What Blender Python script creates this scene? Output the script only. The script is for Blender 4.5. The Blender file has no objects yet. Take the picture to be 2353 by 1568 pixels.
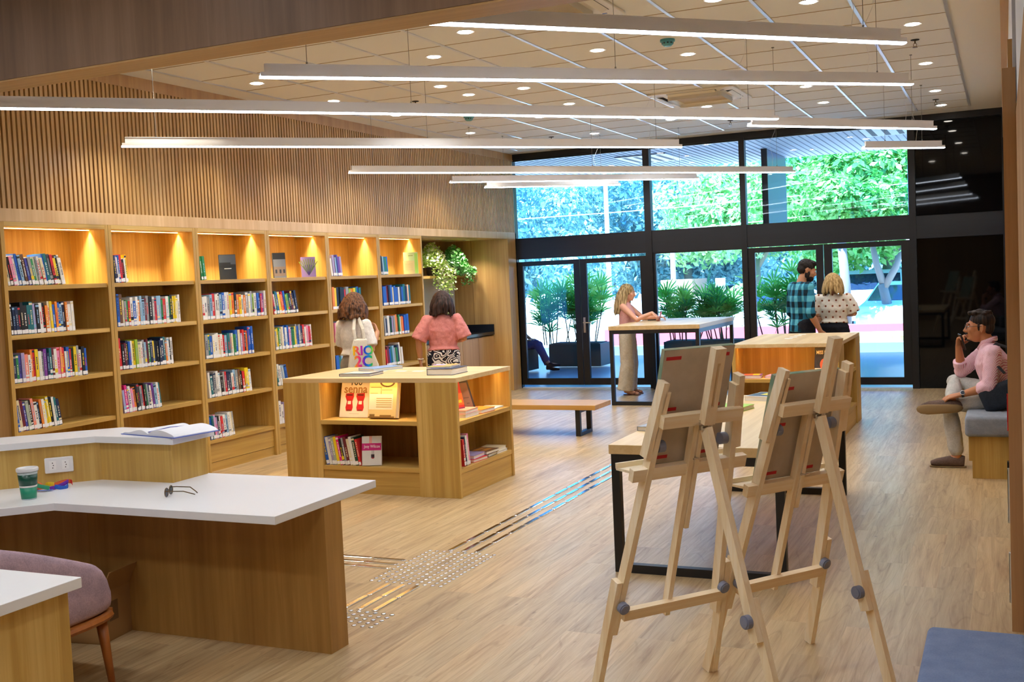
import bpy, math, random
from mathutils import Vector, Matrix, Euler
random.seed(11)
D = bpy.data
SC = bpy.context.scene
COL = SC.collection
R = math.radians
V = Vector

# ------------------------------------------------------------------ colours and materials
def lin(h):
    h = h.lstrip('#')
    out = []
    for i in (0, 2, 4):
        c = int(h[i:i+2], 16) / 255
        out.append(c / 12.92 if c <= .04045 else ((c + .055) / 1.055) ** 2.4)
    return (*out, 1.0)

class NT:
    """small helper around a material's node tree"""
    def __init__(s, name):
        s.m = D.materials.new(name); s.m.use_nodes = True
        s.t = s.m.node_tree
        s.b = s.t.nodes['Principled BSDF']; s.out = s.t.nodes['Material Output']
    def n(s, kind, **kw):
        x = s.t.nodes.new(kind)
        for k, v in kw.items():
            if k.startswith('i_'):
                x.inputs[k[2:].replace('_', ' ')].default_value = v
            else:
                setattr(x, k, v)
        return x
    def l(s, a, b): s.t.links.new(a, b)
    def ramp(s, fac, stops, interp='LINEAR'):
        r = s.n('ShaderNodeValToRGB'); r.color_ramp.interpolation = interp
        e = r.color_ramp.elements
        while len(e) < len(stops): e.new(.5)
        for k, (p, c) in enumerate(stops):
            e[k].position = p; e[k].color = c
        s.l(fac, r.inputs[0]); return r.outputs[0]
    def coords(s, scale, rot=(0, 0, 0), kind='Object', loc=(0, 0, 0)):
        tc = s.n('ShaderNodeTexCoord'); mp = s.n('ShaderNodeMapping')
        mp.inputs['Scale'].default_value = scale; mp.inputs['Rotation'].default_value = rot
        mp.inputs['Location'].default_value = loc
        s.l(tc.outputs[kind], mp.inputs[0]); return mp.outputs[0]
    def bump(s, h, strength=.2, dist=.01):
        b = s.n('ShaderNodeBump'); b.inputs['Strength'].default_value = strength
        b.inputs['Distance'].default_value = dist
        s.l(h, b.inputs['Height']); s.l(b.outputs[0], s.b.inputs['Normal'])
    def set(s, **kw):
        for k, v in kw.items(): s.b.inputs[k.replace('_', ' ')].default_value = v
        return s.m

MATS = {}
def flat(name, col, rough=.5, metal=0.0, spec=.5, **kw):
    if name in MATS: return MATS[name]
    t = NT(name); c = lin(col) if isinstance(col, str) else col
    t.set(Base_Color=c, Roughness=rough, Metallic=metal)
    t.b.inputs['Specular IOR Level'].default_value = spec
    for k, v in kw.items(): t.b.inputs[k.replace('_', ' ')].default_value = v
    t.m.diffuse_color = c
    MATS[name] = t.m; return t.m

def fabric(name, col, col2=None, scale=120, rough=.9, bump=.25, bd=.003):
    t = NT(name); c = lin(col); c2 = lin(col2) if col2 else tuple(x * .8 for x in c[:3]) + (1,)
    v = t.coords((1, 1, 1))
    n = t.n('ShaderNodeTexNoise'); n.inputs['Scale'].default_value = scale; n.inputs['Detail'].default_value = 4
    t.l(v, n.inputs[0])
    n2 = t.n('ShaderNodeTexNoise'); n2.inputs['Scale'].default_value = scale / 10; n2.inputs['Detail'].default_value = 5
    t.l(v, n2.inputs[0])
    mx = t.n('ShaderNodeMath', operation='ADD'); t.l(n.outputs[0], mx.inputs[0]); t.l(n2.outputs[0], mx.inputs[1])
    dv = t.n('ShaderNodeMath', operation='MULTIPLY'); dv.inputs[1].default_value = .5; t.l(mx.outputs[0], dv.inputs[0])
    t.l(t.ramp(dv.outputs[0], [(.35, c2), (.62, c)]), t.b.inputs['Base Color'])
    t.bump(n2.outputs[0], bump, bd * 8); t.set(Roughness=rough)
    t.b.inputs['Specular IOR Level'].default_value = .2
    MATS[name] = t.m; return t.m

def wood(name, c1, c2, axis='Z', rough=.42, fine=34, c3=None, bump=.06, stretch=.9):
    """veneer with grain along one local axis"""
    t = NT(name)
    sc = {'X': (stretch, fine, fine), 'Y': (fine, stretch, fine), 'Z': (fine, fine, stretch)}[axis]
    v = t.coords(sc)
    n = t.n('ShaderNodeTexNoise'); n.inputs['Scale'].default_value = 1; n.inputs['Detail'].default_value = 5
    n.inputs['Roughness'].default_value = .62; n.inputs['Distortion'].default_value = .6
    t.l(v, n.inputs[0])
    v2 = t.coords(tuple(x * .17 for x in sc))
    n2 = t.n('ShaderNodeTexNoise'); n2.inputs['Scale'].default_value = 1; n2.inputs['Detail'].default_value = 3
    n2.inputs['Distortion'].default_value = 1.2
    t.l(v2, n2.inputs[0])
    m = t.n('ShaderNodeMath', operation='MULTIPLY_ADD'); m.inputs[1].default_value = .45
    t.l(n.outputs[0], m.inputs[0])
    m2 = t.n('ShaderNodeMath', operation='MULTIPLY'); m2.inputs[1].default_value = .55
    t.l(n2.outputs[0], m2.inputs[0]); t.l(m2.outputs[0], m.inputs[2])
    a, b = lin(c1), lin(c2)
    mid = lin(c3) if c3 else tuple((x + y) / 2 for x, y in zip(a, b))
    t.l(t.ramp(m.outputs[0], [(.34, a), (.5, mid), (.64, b)]), t.b.inputs['Base Color'])
    t.bump(n.outputs[0], bump, .004); t.set(Roughness=rough)
    MATS[name] = t.m; return t.m

def emit(name, col, strength):
    t = NT(name); c = lin(col)
    t.set(Base_Color=(.8, .8, .8, 1), Emission_Color=c, Emission_Strength=strength)
    MATS[name] = t.m; return t.m

# ------------------------------------------------------------------ mesh builder
class MB:
    def __init__(s): s.v = []; s.f = []; s.mi = []; s.cur = 0; s.M = None
    def mat(s, i): s.cur = i; return s
    def xf(s, M): s.M = M; return s
    def add(s, vs, fs):
        o = len(s.v)
        if s.M is not None: vs = [s.M @ V(p) for p in vs]
        s.v += [tuple(p) for p in vs]
        for f in fs: s.f.append(tuple(i + o for i in f)); s.mi.append(s.cur)
        return s
    def box(s, x0, x1, y0, y1, z0, z1):
        if x0 > x1: x0, x1 = x1, x0
        if y0 > y1: y0, y1 = y1, y0
        if z0 > z1: z0, z1 = z1, z0
        return s.add([(x0, y0, z0), (x1, y0, z0), (x1, y1, z0), (x0, y1, z0), (x0, y0, z1), (x1, y0, z1), (x1, y1, z1), (x0, y1, z1)],
                     [(0, 3, 2, 1), (4, 5, 6, 7), (0, 1, 5, 4), (1, 2, 6, 5), (2, 3, 7, 6), (3, 0, 4, 7)])
    def cbox(s, c, d): return s.box(c[0]-d[0]/2, c[0]+d[0]/2, c[1]-d[1]/2, c[1]+d[1]/2, c[2]-d[2]/2, c[2]+d[2]/2)
    def bar(s, p, q, w, d, up=(0, 0, 1)):
        """rectangular bar from p to q, w across (side), d along the up-ish axis"""
        p, q = V(p), V(q); z = (q - p).normalized(); u = V(up)
        x = u.cross(z)
        if x.length < 1e-6: x = V((1, 0, 0)).cross(z)
        x.normalize(); y = z.cross(x)
        vs = []
        for c in (p, q):
            for a, b in ((-1, -1), (1, -1), (1, 1), (-1, 1)): vs.append(c + x * (a * w / 2) + y * (b * d / 2))
        return s.add(vs, [(3, 2, 1, 0), (4, 5, 6, 7), (0, 1, 5, 4), (1, 2, 6, 5), (2, 3, 7, 6), (3, 0, 4, 7)])
    def prism(s, poly, z0, z1):
        n = len(poly)
        a = sum(poly[i][0] * poly[(i+1) % n][1] - poly[(i+1) % n][0] * poly[i][1] for i in range(n))
        if a < 0: poly = poly[::-1]
        vs = [(x, y, z0) for x, y in poly] + [(x, y, z1) for x, y in poly]
        return s.add(vs, [tuple(range(n))[::-1], tuple(range(n, 2 * n))] + [(i, (i+1) % n, (i+1) % n + n, i + n) for i in range(n)])
    def cyl(s, p, q, r0, r1=None, n=16, cap=True):
        r1 = r0 if r1 is None else r1
        return s.loft([p, q], [(r0, r0), (r1, r1)], n=n, cap=cap)
    def loft(s, pts, rad, ref=None, n=16, cap=True, closed_ends=False):
        """tube through pts; rad = (a,b) half axes, a along ref (projected), b across"""
        pts = [V(p) for p in pts]; m = len(pts); vs = []
        rad = [(r, r) if not isinstance(r, (tuple, list)) else r for r in rad]
        prev = None
        for i, p in enumerate(pts):
            t = (pts[min(i+1, m-1)] - pts[max(i-1, 0)])
            t = t.normalized() if t.length > 1e-9 else V((0, 0, 1))
            rf = V(ref) if ref is not None else (prev if prev is not None else (V((1, 0, 0)) if abs(t.x) < .9 else V((0, 1, 0))))
            a = rf - t * rf.dot(t)
            if a.length < 1e-6: a = t.orthogonal()
            a.normalize(); prev = a; b = t.cross(a)
            for k in range(n):
                w = 2 * math.pi * k / n
                vs.append(p + a * (math.cos(w) * rad[i][0]) + b * (math.sin(w) * rad[i][1]))
        fs = []
        for i in range(m - 1):
            for k in range(n):
                k2 = (k + 1) % n
                fs.append((i*n+k, i*n+k2, (i+1)*n+k2, (i+1)*n+k))
        if cap:
            fs.append(tuple(range(n))[::-1]); fs.append(tuple((m-1)*n + k for k in range(n)))
        return s.add(vs, fs)
    def ell(s, c, r, axes=None, nu=16, nv=10):
        """ellipsoid; axes = three orthonormal vectors"""
        ax = [V(a) for a in axes] if axes else [V((1, 0, 0)), V((0, 1, 0)), V((0, 0, 1))]
        c = V(c); vs = [c - ax[2] * r[2]]
        for j in range(1, nv):
            ph = -math.pi/2 + math.pi * j / nv
            for k in range(nu):
                th = 2 * math.pi * k / nu
                vs.append(c + ax[0]*(r[0]*math.cos(ph)*math.cos(th)) + ax[1]*(r[1]*math.cos(ph)*math.sin(th)) + ax[2]*(r[2]*math.sin(ph)))
        vs.append(c + ax[2] * r[2]); fs = []
        for k in range(nu): fs.append((0, 1 + (k+1) % nu, 1 + k))
        for j in range(nv - 2):
            for k in range(nu):
                a = 1 + j*nu; k2 = (k+1) % nu
                fs.append((a+k, a+k2, a+nu+k2, a+nu+k))
        L = len(vs) - 1; a = 1 + (nv-2)*nu
        for k in range(nu): fs.append((a+k, a+(k+1) % nu, L))
        return s.add(vs, fs)
    def lathe(s, prof, c=(0, 0, 0), n=24):
        """profile [(r,z)] round z at c, closed at the ends"""
        vs = []
        for r, z in prof:
            for k in range(n):
                w = 2*math.pi*k/n; vs.append((c[0]+r*math.cos(w), c[1]+r*math.sin(w), c[2]+z))
        m = len(prof); fs = []
        for i in range(m-1):
            for k in range(n):
                k2 = (k+1) % n; fs.append((i*n+k, i*n+k2, (i+1)*n+k2, (i+1)*n+k))
        fs.append(tuple(range(n))[::-1]); fs.append(tuple((m-1)*n+k for k in range(n)))
        return s.add(vs, fs)
    def quad(s, a, b, c, d): return s.add([a, b, c, d], [(0, 1, 2, 3)])
    def rbox(s, x0, x1, y0, y1, z0, z1, r, n=4):
        """box with rounded vertical and horizontal edges (superellipsoid-ish cushion)"""
        cx, cy, cz = (x0+x1)/2, (y0+y1)/2, (z0+z1)/2; hx, hy, hz = (x1-x0)/2, (y1-y0)/2, (z1-z0)/2
        rings = []
        for j in range(n+1):
            a = math.pi/2*j/n; rings.append((r*(1-math.cos(a)) , -hz + r*(1-math.sin(a))) )
        rings = [(r*(1-math.sin(math.pi/2*j/n)), -hz + r*(1-math.cos(math.pi/2*j/n))) for j in range(n+1)]
        rings += [(i, -z) for i, z in rings[::-1]]
        vs = []; per = 4*(n+1)
        for ins, z in rings:
            rr = max(r - ins, .0005)
            for q, (sx, sy) in enumerate(((1, 1), (-1, 1), (-1, -1), (1, -1))):
                for j in range(n+1):
                    a = math.pi/2*(q + j/n)
                    vs.append((cx + sx*(hx-r) + rr*math.cos(a), cy + sy*(hy-r) + rr*math.sin(a), cz+z))
        fs = []
        for i in range(len(rings)-1):
            for k in range(per):
                k2 = (k+1) % per; fs.append((i*per+k, i*per+k2, (i+1)*per+k2, (i+1)*per+k))
        fs.append(tuple(range(per))[::-1]); fs.append(tuple((len(rings)-1)*per+k for k in range(per)))
        return s.add(vs, fs)
    def build(s, name, mats, parent=None, smooth=False, bevel=0, loc=None, rot=None, seg=2):
        me = D.meshes.new(name); me.from_pydata(s.v, [], s.f)
        mats = mats if isinstance(mats, (list, tuple)) else [mats]
        for m in mats: me.materials.append(m)
        if len(mats) > 1:
            for p, i in zip(me.polygons, s.mi): p.material_index = i
        if smooth:
            for p in me.polygons: p.use_smooth = True
        me.update(); o = D.objects.new(name, me); COL.objects.link(o)
        if parent is not None: o.parent = parent
        if loc is not None: o.location = loc
        if rot is not None: o.rotation_euler = rot
        if bevel:
            b = o.modifiers.new('bevel', 'BEVEL'); b.width = bevel; b.segments = seg; b.limit_method = 'ANGLE'; b.angle_limit = R(40)
            b.harden_normals = False
        return o

def tag(o, label=None, cat=None, group=None, kind=None):
    if label: o['label'] = label
    if cat: o['category'] = cat
    if group: o['group'] = group
    if kind: o['kind'] = kind
    return o
def thing(name, label, cat, loc=(0, 0, 0), rz=0, group=None):
    o = D.objects.new(name, None); o.empty_display_size = .05; COL.objects.link(o)
    o.location = loc; o.rotation_euler = (0, 0, rz)
    return tag(o, label, cat, group)
def copy_tree(o, parent=None):
    c = o.copy(); COL.objects.link(c)
    if parent is not None: c.parent = parent
    for ch in list(o.children): copy_tree(ch, c)
    return c
def struct(o): o['kind'] = 'structure'; return o

def melt(o, voxel=.012, smooth=4, disp=0, dscale=.06):
    """union the overlapping volumes of a mesh into one continuous skin"""
    m = o.modifiers.new('r', 'REMESH'); m.mode = 'VOXEL'; m.voxel_size = voxel; m.use_smooth_shade = True
    if smooth:
        s = o.modifiers.new('s', 'SMOOTH'); s.factor = .5; s.iterations = smooth
    if disp:
        tx = D.textures.new('folds', 'CLOUDS'); tx.noise_scale = dscale; tx.noise_depth = 1
        d = o.modifiers.new('d', 'DISPLACE'); d.texture = tx; d.strength = disp; d.mid_level = .5; d.texture_coords = 'LOCAL'
    dg = bpy.context.evaluated_depsgraph_get(); dg.update()
    me = D.meshes.new_from_object(o.evaluated_get(dg)); old = o.data
    mats = list(old.materials); o.modifiers.clear(); o.data = me; me.name = o.name
    me.materials.clear()
    for k in mats: me.materials.append(k)
    for p in me.polygons: p.use_smooth = True
    return o

def text(body, size, mat, parent, loc, rot, name='lettering', ext=.0006, align='CENTER', sx=1.0, bold=0):
    c = D.curves.new(name, 'FONT'); c.body = body; c.size = size; c.extrude = ext; c.align_x = align; c.align_y = 'CENTER'
    c.resolution_u = 3; c.offset = bold
    o = D.objects.new(name, c); COL.objects.link(o)
    dg = bpy.context.evaluated_depsgraph_get(); dg.update()
    me = D.meshes.new_from_object(o.evaluated_get(dg)); D.objects.remove(o)
    me.materials.clear(); me.materials.append(mat)
    o = D.objects.new(name, me); COL.objects.link(o); o.parent = parent; o.location = loc; o.rotation_euler = rot; o.scale = (sx, 1, 1)
    return o
# ------------------------------------------------------------------ camera (36 mm sensor, pose solved from the room's vanishing points)
cam = D.cameras.new('camera'); camo = D.objects.new('camera', cam); COL.objects.link(camo); SC.camera = camo
cam.sensor_width = 36; cam.lens = 38.17; cam.clip_end = 300; cam.clip_start = .05
CR = Matrix(((0.9098055468, 0.0169544470, 0.4146883332), (0.4126062503, 0.0709821075, -0.9081396493), (-0.0448324574, 0.9973334884, 0.0575844043)))
camo.matrix_world = Matrix.Translation((0, 0, 1.75)) @ CR.to_4x4()

# ------------------------------------------------------------------ shared materials
W1, W2, W3 = '#AA843E', '#D4B268', '#C09A4E'
WZ = wood('oak_vertical', W1, W2, 'Z', c3=W3)
WX = wood('oak_along_x', W1, W2, 'X', c3=W3)
WY = wood('oak_along_y', W1, W2, 'Y', c3=W3)
WTX = wood('oak_top_x', '#C8A872', '#E2C898', 'X', fine=26, c3='#D6B884')
WTY = wood('oak_top_y', '#C8A872', '#E2C898', 'Y', fine=26, c3='#D6B884')
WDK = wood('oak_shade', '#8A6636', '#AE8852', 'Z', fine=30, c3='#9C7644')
SLAT = wood('slat_oak', '#B0864C', '#CCA66C', 'Z', fine=22, c3='#BE965A')
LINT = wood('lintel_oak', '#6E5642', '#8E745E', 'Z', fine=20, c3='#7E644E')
WALN = wood('pillar_oak', '#AC8862', '#CCA880', 'Z', fine=24, c3='#BC9870', rough=.9)
WALN.node_tree.nodes['Principled BSDF'].inputs['Specular IOR Level'].default_value = .04
PINE = wood('pine', '#EACFA2', '#FCF0D8', 'Z', fine=40, c3='#F4E2BE', rough=.6, stretch=1.3)
PINEX = wood('pine_x', '#EACFA2', '#FCF0D8', 'X', fine=40, c3='#F4E2BE', rough=.6, stretch=1.3)
BLACK = flat('black_steel', '#17181B', .42)
BFRAME = flat('black_frame', '#0E0F12', .38)
DARKW = wood('black_beam', '#101216', '#1C1F25', 'X', fine=12, rough=.4)
WHITE = flat('white_laminate', '#E9EBEE', .35)
WPLAST = flat('white_plastic', '#EDEEF0', .4)
PLASTER = flat('plaster', '#E4E5E4', .9)
CTILE = flat('ceiling_tile', '#E4E6E6', .95)
CGROOVE = flat('tile_joint', '#A8926C', .9)
TBAR = flat('ceiling_bar', '#D6DAE2', .3, .35)
ALU = flat('brushed_aluminium', '#F4F6FB', .4, 0)
STEEL = flat('polished_steel', '#C9CCD0', .12, 1.0)
CHROME = flat('chrome', '#D8D9DB', .18, 1.0)
WIRE = flat('steel_wire', '#8A8A86', .4, .7)
WALLW = flat('wall_white', '#E2E4E6', .8)
SOFT = flat('canopy_soffit', '#C9CED6', .6)
GROOVE = flat('soffit_groove', '#6F7A8C', .7)
LED = emit('led_diffuser', '#E6F0FF', 16)
DOWN = emit('downlight_lens', '#FFF6E8', 26)
WARMLED = emit('warm_led', '#FFC878', 14)

def floor_material():
    t = NT('vinyl_plank'); v = t.coords((1, 1, 1), rot=(0, 0, R(90)))
    br = t.n('ShaderNodeTexBrick'); t.l(v, br.inputs[0])
    br.offset = .37; br.inputs['Scale'].default_value = 1; br.inputs['Brick Width'].default_value = 1.22
    br.inputs['Row Height'].default_value = .182; br.inputs['Mortar Size'].default_value = .0012; br.inputs['Mortar Smooth'].default_value = .3
    br.inputs['Color1'].default_value = (0, 0, 0, 1); br.inputs['Color2'].default_value = (1, 1, 1, 1); br.inputs['Mortar'].default_value = (.5, .5, .5, 1)
    g = t.coords((22, 1.3, 1)); n = t.n('ShaderNodeTexNoise'); n.noise_dimensions = '4D'
    n.inputs['Scale'].default_value = 1; n.inputs['Detail'].default_value = 7; n.inputs['Roughness'].default_value = .68; n.inputs['Distortion'].default_value = .9
    t.l(g, n.inputs['Vector']); sc = t.n('ShaderNodeMath', operation='MULTIPLY'); sc.inputs[1].default_value = 9
    t.l(br.outputs[0], sc.inputs[0]); t.l(sc.outputs[0], n.inputs['W'])
    c = t.ramp(n.outputs[0], [(.26, lin('#80694A')), (.38, lin('#A48964')), (.52, lin('#B8A078')), (.68, lin('#C8B28C'))])
    # cathedral grain: stretched rings
    g2 = t.coords((5.5, .55, 1)); n3 = t.n('ShaderNodeTexNoise'); n3.noise_dimensions = '4D'; n3.inputs['Scale'].default_value = 1; n3.inputs['Detail'].default_value = 1
    t.l(g2, n3.inputs['Vector']); t.l(sc.outputs[0], n3.inputs['W'])
    sn = t.n('ShaderNodeMath', operation='MULTIPLY'); sn.inputs[1].default_value = 70; t.l(n3.outputs[0], sn.inputs[0])
    si = t.n('ShaderNodeMath', operation='SINE'); t.l(sn.outputs[0], si.inputs[0])
    pw = t.ramp(si.outputs[0], [(.0, (1, 1, 1, 1)), (.9, (1, 1, 1, 1)), (1.0, (.74, .68, .62, 1))])
    mu = t.n('ShaderNodeMix', data_type='RGBA', blend_type='MULTIPLY'); mu.inputs[0].default_value = .55
    t.l(c, mu.inputs[6]); t.l(pw, mu.inputs[7])
    # plank to plank tone
    tone = t.ramp(br.outputs[0], [(0, (.86, .84, .83, 1)), (.5, (1, .99, .97, 1)), (1, (1.06, 1.0, .93, 1))])
    m2 = t.n('ShaderNodeMix', data_type='RGBA', blend_type='MULTIPLY'); m2.inputs[0].default_value = 1
    t.l(mu.outputs[2], m2.inputs[6]); t.l(tone, m2.inputs[7])
    # small knots
    kv = t.coords((5, 2.2, 1)); vo = t.n('ShaderNodeTexVoronoi'); vo.inputs['Scale'].default_value = 1.3; t.l(kv, vo.inputs[0])
    kn = t.ramp(vo.outputs[0], [(.03, (.42, .34, .28, 1)), (.075, (1, 1, 1, 1))])
    m3 = t.n('ShaderNodeMix', data_type='RGBA', blend_type='MULTIPLY'); m3.inputs[0].default_value = .6
    t.l(m2.outputs[2], m3.inputs[6]); t.l(kn, m3.inputs[7])
    t.l(m3.outputs[2], t.b.inputs['Base Color'])
    rr = t.ramp(n.outputs[0], [(.3, (.40, .40, .40, 1)), (.7, (.30, .30, .30, 1))]); t.l(rr, t.b.inputs['Roughness'])
    t.bump(n.outputs[0], .05, .004); return t.m
FLOOR = floor_material()

def glass_material():
    t = NT('clear_glass'); t.t.nodes.remove(t.b)
    tr = t.n('ShaderNodeBsdfTransparent'); tr.inputs[0].default_value = (.93, .97, 1, 1)
    gl = t.n('ShaderNodeBsdfGlossy'); gl.inputs['Roughness'].default_value = .02
    fr = t.n('ShaderNodeFresnel'); fr.inputs[0].default_value = 1.35
    mx = t.n('ShaderNodeMixShader'); t.l(fr.outputs[0], mx.inputs[0]); t.l(tr.outputs[0], mx.inputs[1]); t.l(gl.outputs[0], mx.inputs[2])
    t.l(mx.outputs[0], t.out.inputs[0]); return t.m
GLASS = glass_material()
BGLASS = flat('black_glass', '#030406', .03, 0, .28)

# ------------------------------------------------------------------ room shell
XL, YB, ZC = -7.03, 15.72, 3.69
struct(MB().box(-9.2, 1.5, -2.6, YB + .08, -.12, 0).build('floor', FLOOR))
struct(MB().box(-9.2, 1.5, -2.6, YB + .1, ZC, ZC + .2).build('ceiling', PLASTER))
ct = MB().box(-6.68, -.38, 3.8, 15.17, ZC - .006, ZC - .0005); struct(ct.build('trim_1', CTILE))
tb = MB()
for k in range(11):
    x = -.38 - .632 * k
    tb.box(x - .013, x + .013, 3.8, 15.17, ZC - .014, ZC - .004)
struct(tb.build('trim_2', TBAR))
tj = MB()
for k in range(18):
    y = 15.17 - .648 * k; tj.box(-6.68, -.38, y - .004, y + .004, ZC - .009, ZC - .003)
struct(tj.build('trim_3', CGROOVE))
struct(MB().box(-9.2, 1.5, -2.7, -2.6, 0, ZC).build('wall_back', WDK))
# slatted wall over the shelves
struct(MB().box(XL - .3, XL - .03, -2.6, YB, 2.467, ZC).build('wall_left', wood('slat_back', '#4A2E14', '#5E3C1C', 'Z', fine=18)))
sl = MB(); y = 1.5
while y < YB - .02:
    sl.box(XL - .031, XL, y, y + .029, 2.467, 3.585); y += .048
struct(sl.build('trim_4', SLAT))
struct(MB().box(XL - .031, XL + .004, -2.6, YB, 3.585, ZC).build('trim_5', wood('band_oak', '#A67C4A', '#C49C66', 'Z', fine=24)))
struct(MB().box(-8.1, XL + .0, -2.6, YB, 2.367, 2.467).build('trim_6', wood('fascia_oak', '#C29C6A', '#DCBC8C', 'Z', fine=24)))
struct(MB().box(-8.1, XL - .03, -2.6, 6.02, 0, 2.367).build('wall_left_lower', WDK))
# kitchenette niche beyond the shelves
struct(MB().box(-8.2, -8.0, 12.66, YB, 0, 2.367).build('wall_niche', WDK))
struct(MB().box(-8.0, XL - .0, 15.4, YB, 0, 2.367).build('wall_niche_end', wood('niche_panel', '#AC8448', '#CCA668', 'Z', c3='#BC9458')))
struct(MB().box(-7.671, -7.667, 15.398, 15.401, 1.05, 2.367).build('trim_7', flat('joint', '#6A4A28', .8)))
# lintel over the camera and the right-hand wall
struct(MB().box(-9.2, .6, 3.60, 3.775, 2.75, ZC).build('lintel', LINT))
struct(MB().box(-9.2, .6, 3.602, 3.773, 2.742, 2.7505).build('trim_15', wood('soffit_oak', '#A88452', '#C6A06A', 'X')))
struct(MB().box(.055, .3, 3.2, 5.48, 0, 2.4).build('wall_right_near', WALN))
struct(MB().box(0, .056, 5.47, 5.50, 0, 2.6).build('trim_8', WALN))
struct(MB().box(.06, .4, -2.6, 5.47, 2.4, ZC).build('wall_right_upper', WALLW))
struct(MB().box(.045, .4, 5.5, YB, 2.45, ZC).build('wall_right', WALLW))
struct(MB().box(.5, .6, -2.6, YB, 0, 2.45).build('wall_right_lower', WALN))
gr = MB()
for k in range(90): gr.box(.025, .046, 5.6 + k*.04, 5.6 + k*.04 + .028, 2.62, 2.75)
struct(gr.build('trim_9', SLAT))
struct(MB().box(-.004, .045, 5.5, YB, 3.3, ZC).build('trim_10', wood('corner_oak', '#B08658', '#C8A070', 'Y')))

# ------------------------------------------------------------------ glazed front
def pane(parent, x0, x1, z0, z1, y=YB + .03, m=None): return MB().box(x0, x1, y - .004, y + .004, z0, z1).build('pane', m or GLASS, parent)
fr = MB()
for x0, x1 in ((-7.13, -7.03), (-4.9, -4.8), (-3.46, -3.38), (-1.18, -1.09), (-.02, .06)):
    fr.box(x0, x1, YB - .03, YB + .09, 0, 3.62)
fr.box(-7.13, .06, YB - .02, YB + .09, 3.6, ZC)
struct(fr.build('trim_11', BFRAME))
struct(MB().box(-7.13, .06, YB - .015, YB + .075, 2.04, 2.345).build('beam', DARKW))
for i, (x0, x1) in enumerate(((-7.03, -4.9), (-4.8, -3.46), (-3.38, -1.18))):
    w = MB().box(x0, x1, YB, YB + .06, 3.575, 3.6).box(x0, x1, YB, YB + .06, 2.345, 2.37).build(f'window_{i+1}', BFRAME); struct(w)
    pane(w, x0, x1, 2.37, 3.575)
w = MB().box(-4.8, -3.46, YB, YB + .06, 0, .06).box(-4.8, -3.46, YB, YB + .06, 2.02, 2.04).box(-4.8, -4.76, YB, YB + .06, .06, 2.02).build('window_4', BFRAME); struct(w)
pane(w, -4.76, -3.46, .06, 2.02)
for i, (z0, z1) in enumerate(((2.345, 3.6), (0, 2.04))):
    w = MB().box(-1.09, -.02, YB + .06, YB + .1, z0, z1).build(f'window_{5+i}', BFRAME); struct(w)
    pane(w, -1.085, -.02, z0 + .01, z1 - .01, YB + .02, BGLASS)
def leaf(n, x0, x1, fw, zt, handle=None):
    m = MB().box(x0, x0 + fw, YB, YB + .055, .05, zt).box(x1 - fw, x1, YB, YB + .055, .05, zt)
    m.box(x0 + fw, x1 - fw, YB, YB + .055, .05, .155).box(x0 + fw, x1 - fw, YB, YB + .055, zt - .07, zt)
    o = struct(m.build(f'door_{n}', BFRAME, bevel=.003)); pane(o, x0 + fw, x1 - fw, .155, zt - .07, YB + .028)
    if handle:
        h = MB().rbox(handle - .02, handle + .02, YB - .012, YB, .86, 1.1, .006)
        h.cyl((handle, YB - .05, 1.02), (handle, YB - .01, 1.02), .011).cyl((handle, YB - .05, 1.02), (handle + .13, YB - .05, 1.015), .010)
        h.build('door_handle', CHROME, o, smooth=False)
    return o
leaf(1, -7.03, -5.985, .095, 2.0); leaf(2, -5.975, -4.9, .105, 2.0, -5.93)
leaf(3, -3.38, -2.325, .10, 2.03); leaf(4, -2.315, -1.18, .11, 2.03)
struct(MB().box(-7.03, -4.9, YB + .02, YB + .09, 0, .012).box(-3.38, -1.18, YB + .02, YB + .09, 0, .012).build('trim_12', flat('threshold', '#D8DEE4', .4)))
# ------------------------------------------------------------------ wall bookcases
CW, CY0 = 1.107, 6.02
TIER = [1.866, 1.48, 1.10, .718, .31]
ORD = ['first', 'second', 'third', 'fourth', 'fifth', 'sixth', 'seventh', 'eighth', 'ninth', 'tenth', 'eleventh', 'twelfth', 'thirteenth', 'fourteenth', 'fifteenth',
       'sixteenth', 'seventeenth', 'eighteenth', 'nineteenth', 'twentieth', 'twenty-first', 'twenty-second', 'twenty-third', 'twenty-fourth', 'twenty-fifth', 'twenty-sixth', 'twenty-seventh', 'twenty-eighth', 'twenty-ninth', 'thirtieth']
def area(name, loc, rot, sx, sy, power, col, spread=180, parent=None):
    l = D.lights.new(name, 'AREA'); l.shape = 'RECTANGLE'; l.size = sx; l.size_y = sy; l.energy = power; l.color = col; l.spread = R(spread)
    o = D.objects.new(name, l); COL.objects.link(o); o.location = loc; o.rotation_euler = rot
    if parent is not None: o.parent = parent
    return o
def spot(name, loc, power, col, size=80, blend=.6, rot=(0, 0, 0), rad=.05, parent=None):
    l = D.lights.new(name, 'SPOT'); l.energy = power; l.color = col; l.spot_size = R(size); l.spot_blend = blend; l.shadow_soft_size = rad
    o = D.objects.new(name, l); COL.objects.link(o); o.location = loc; o.rotation_euler = rot
    if parent is not None: o.parent = parent
    return o
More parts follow.
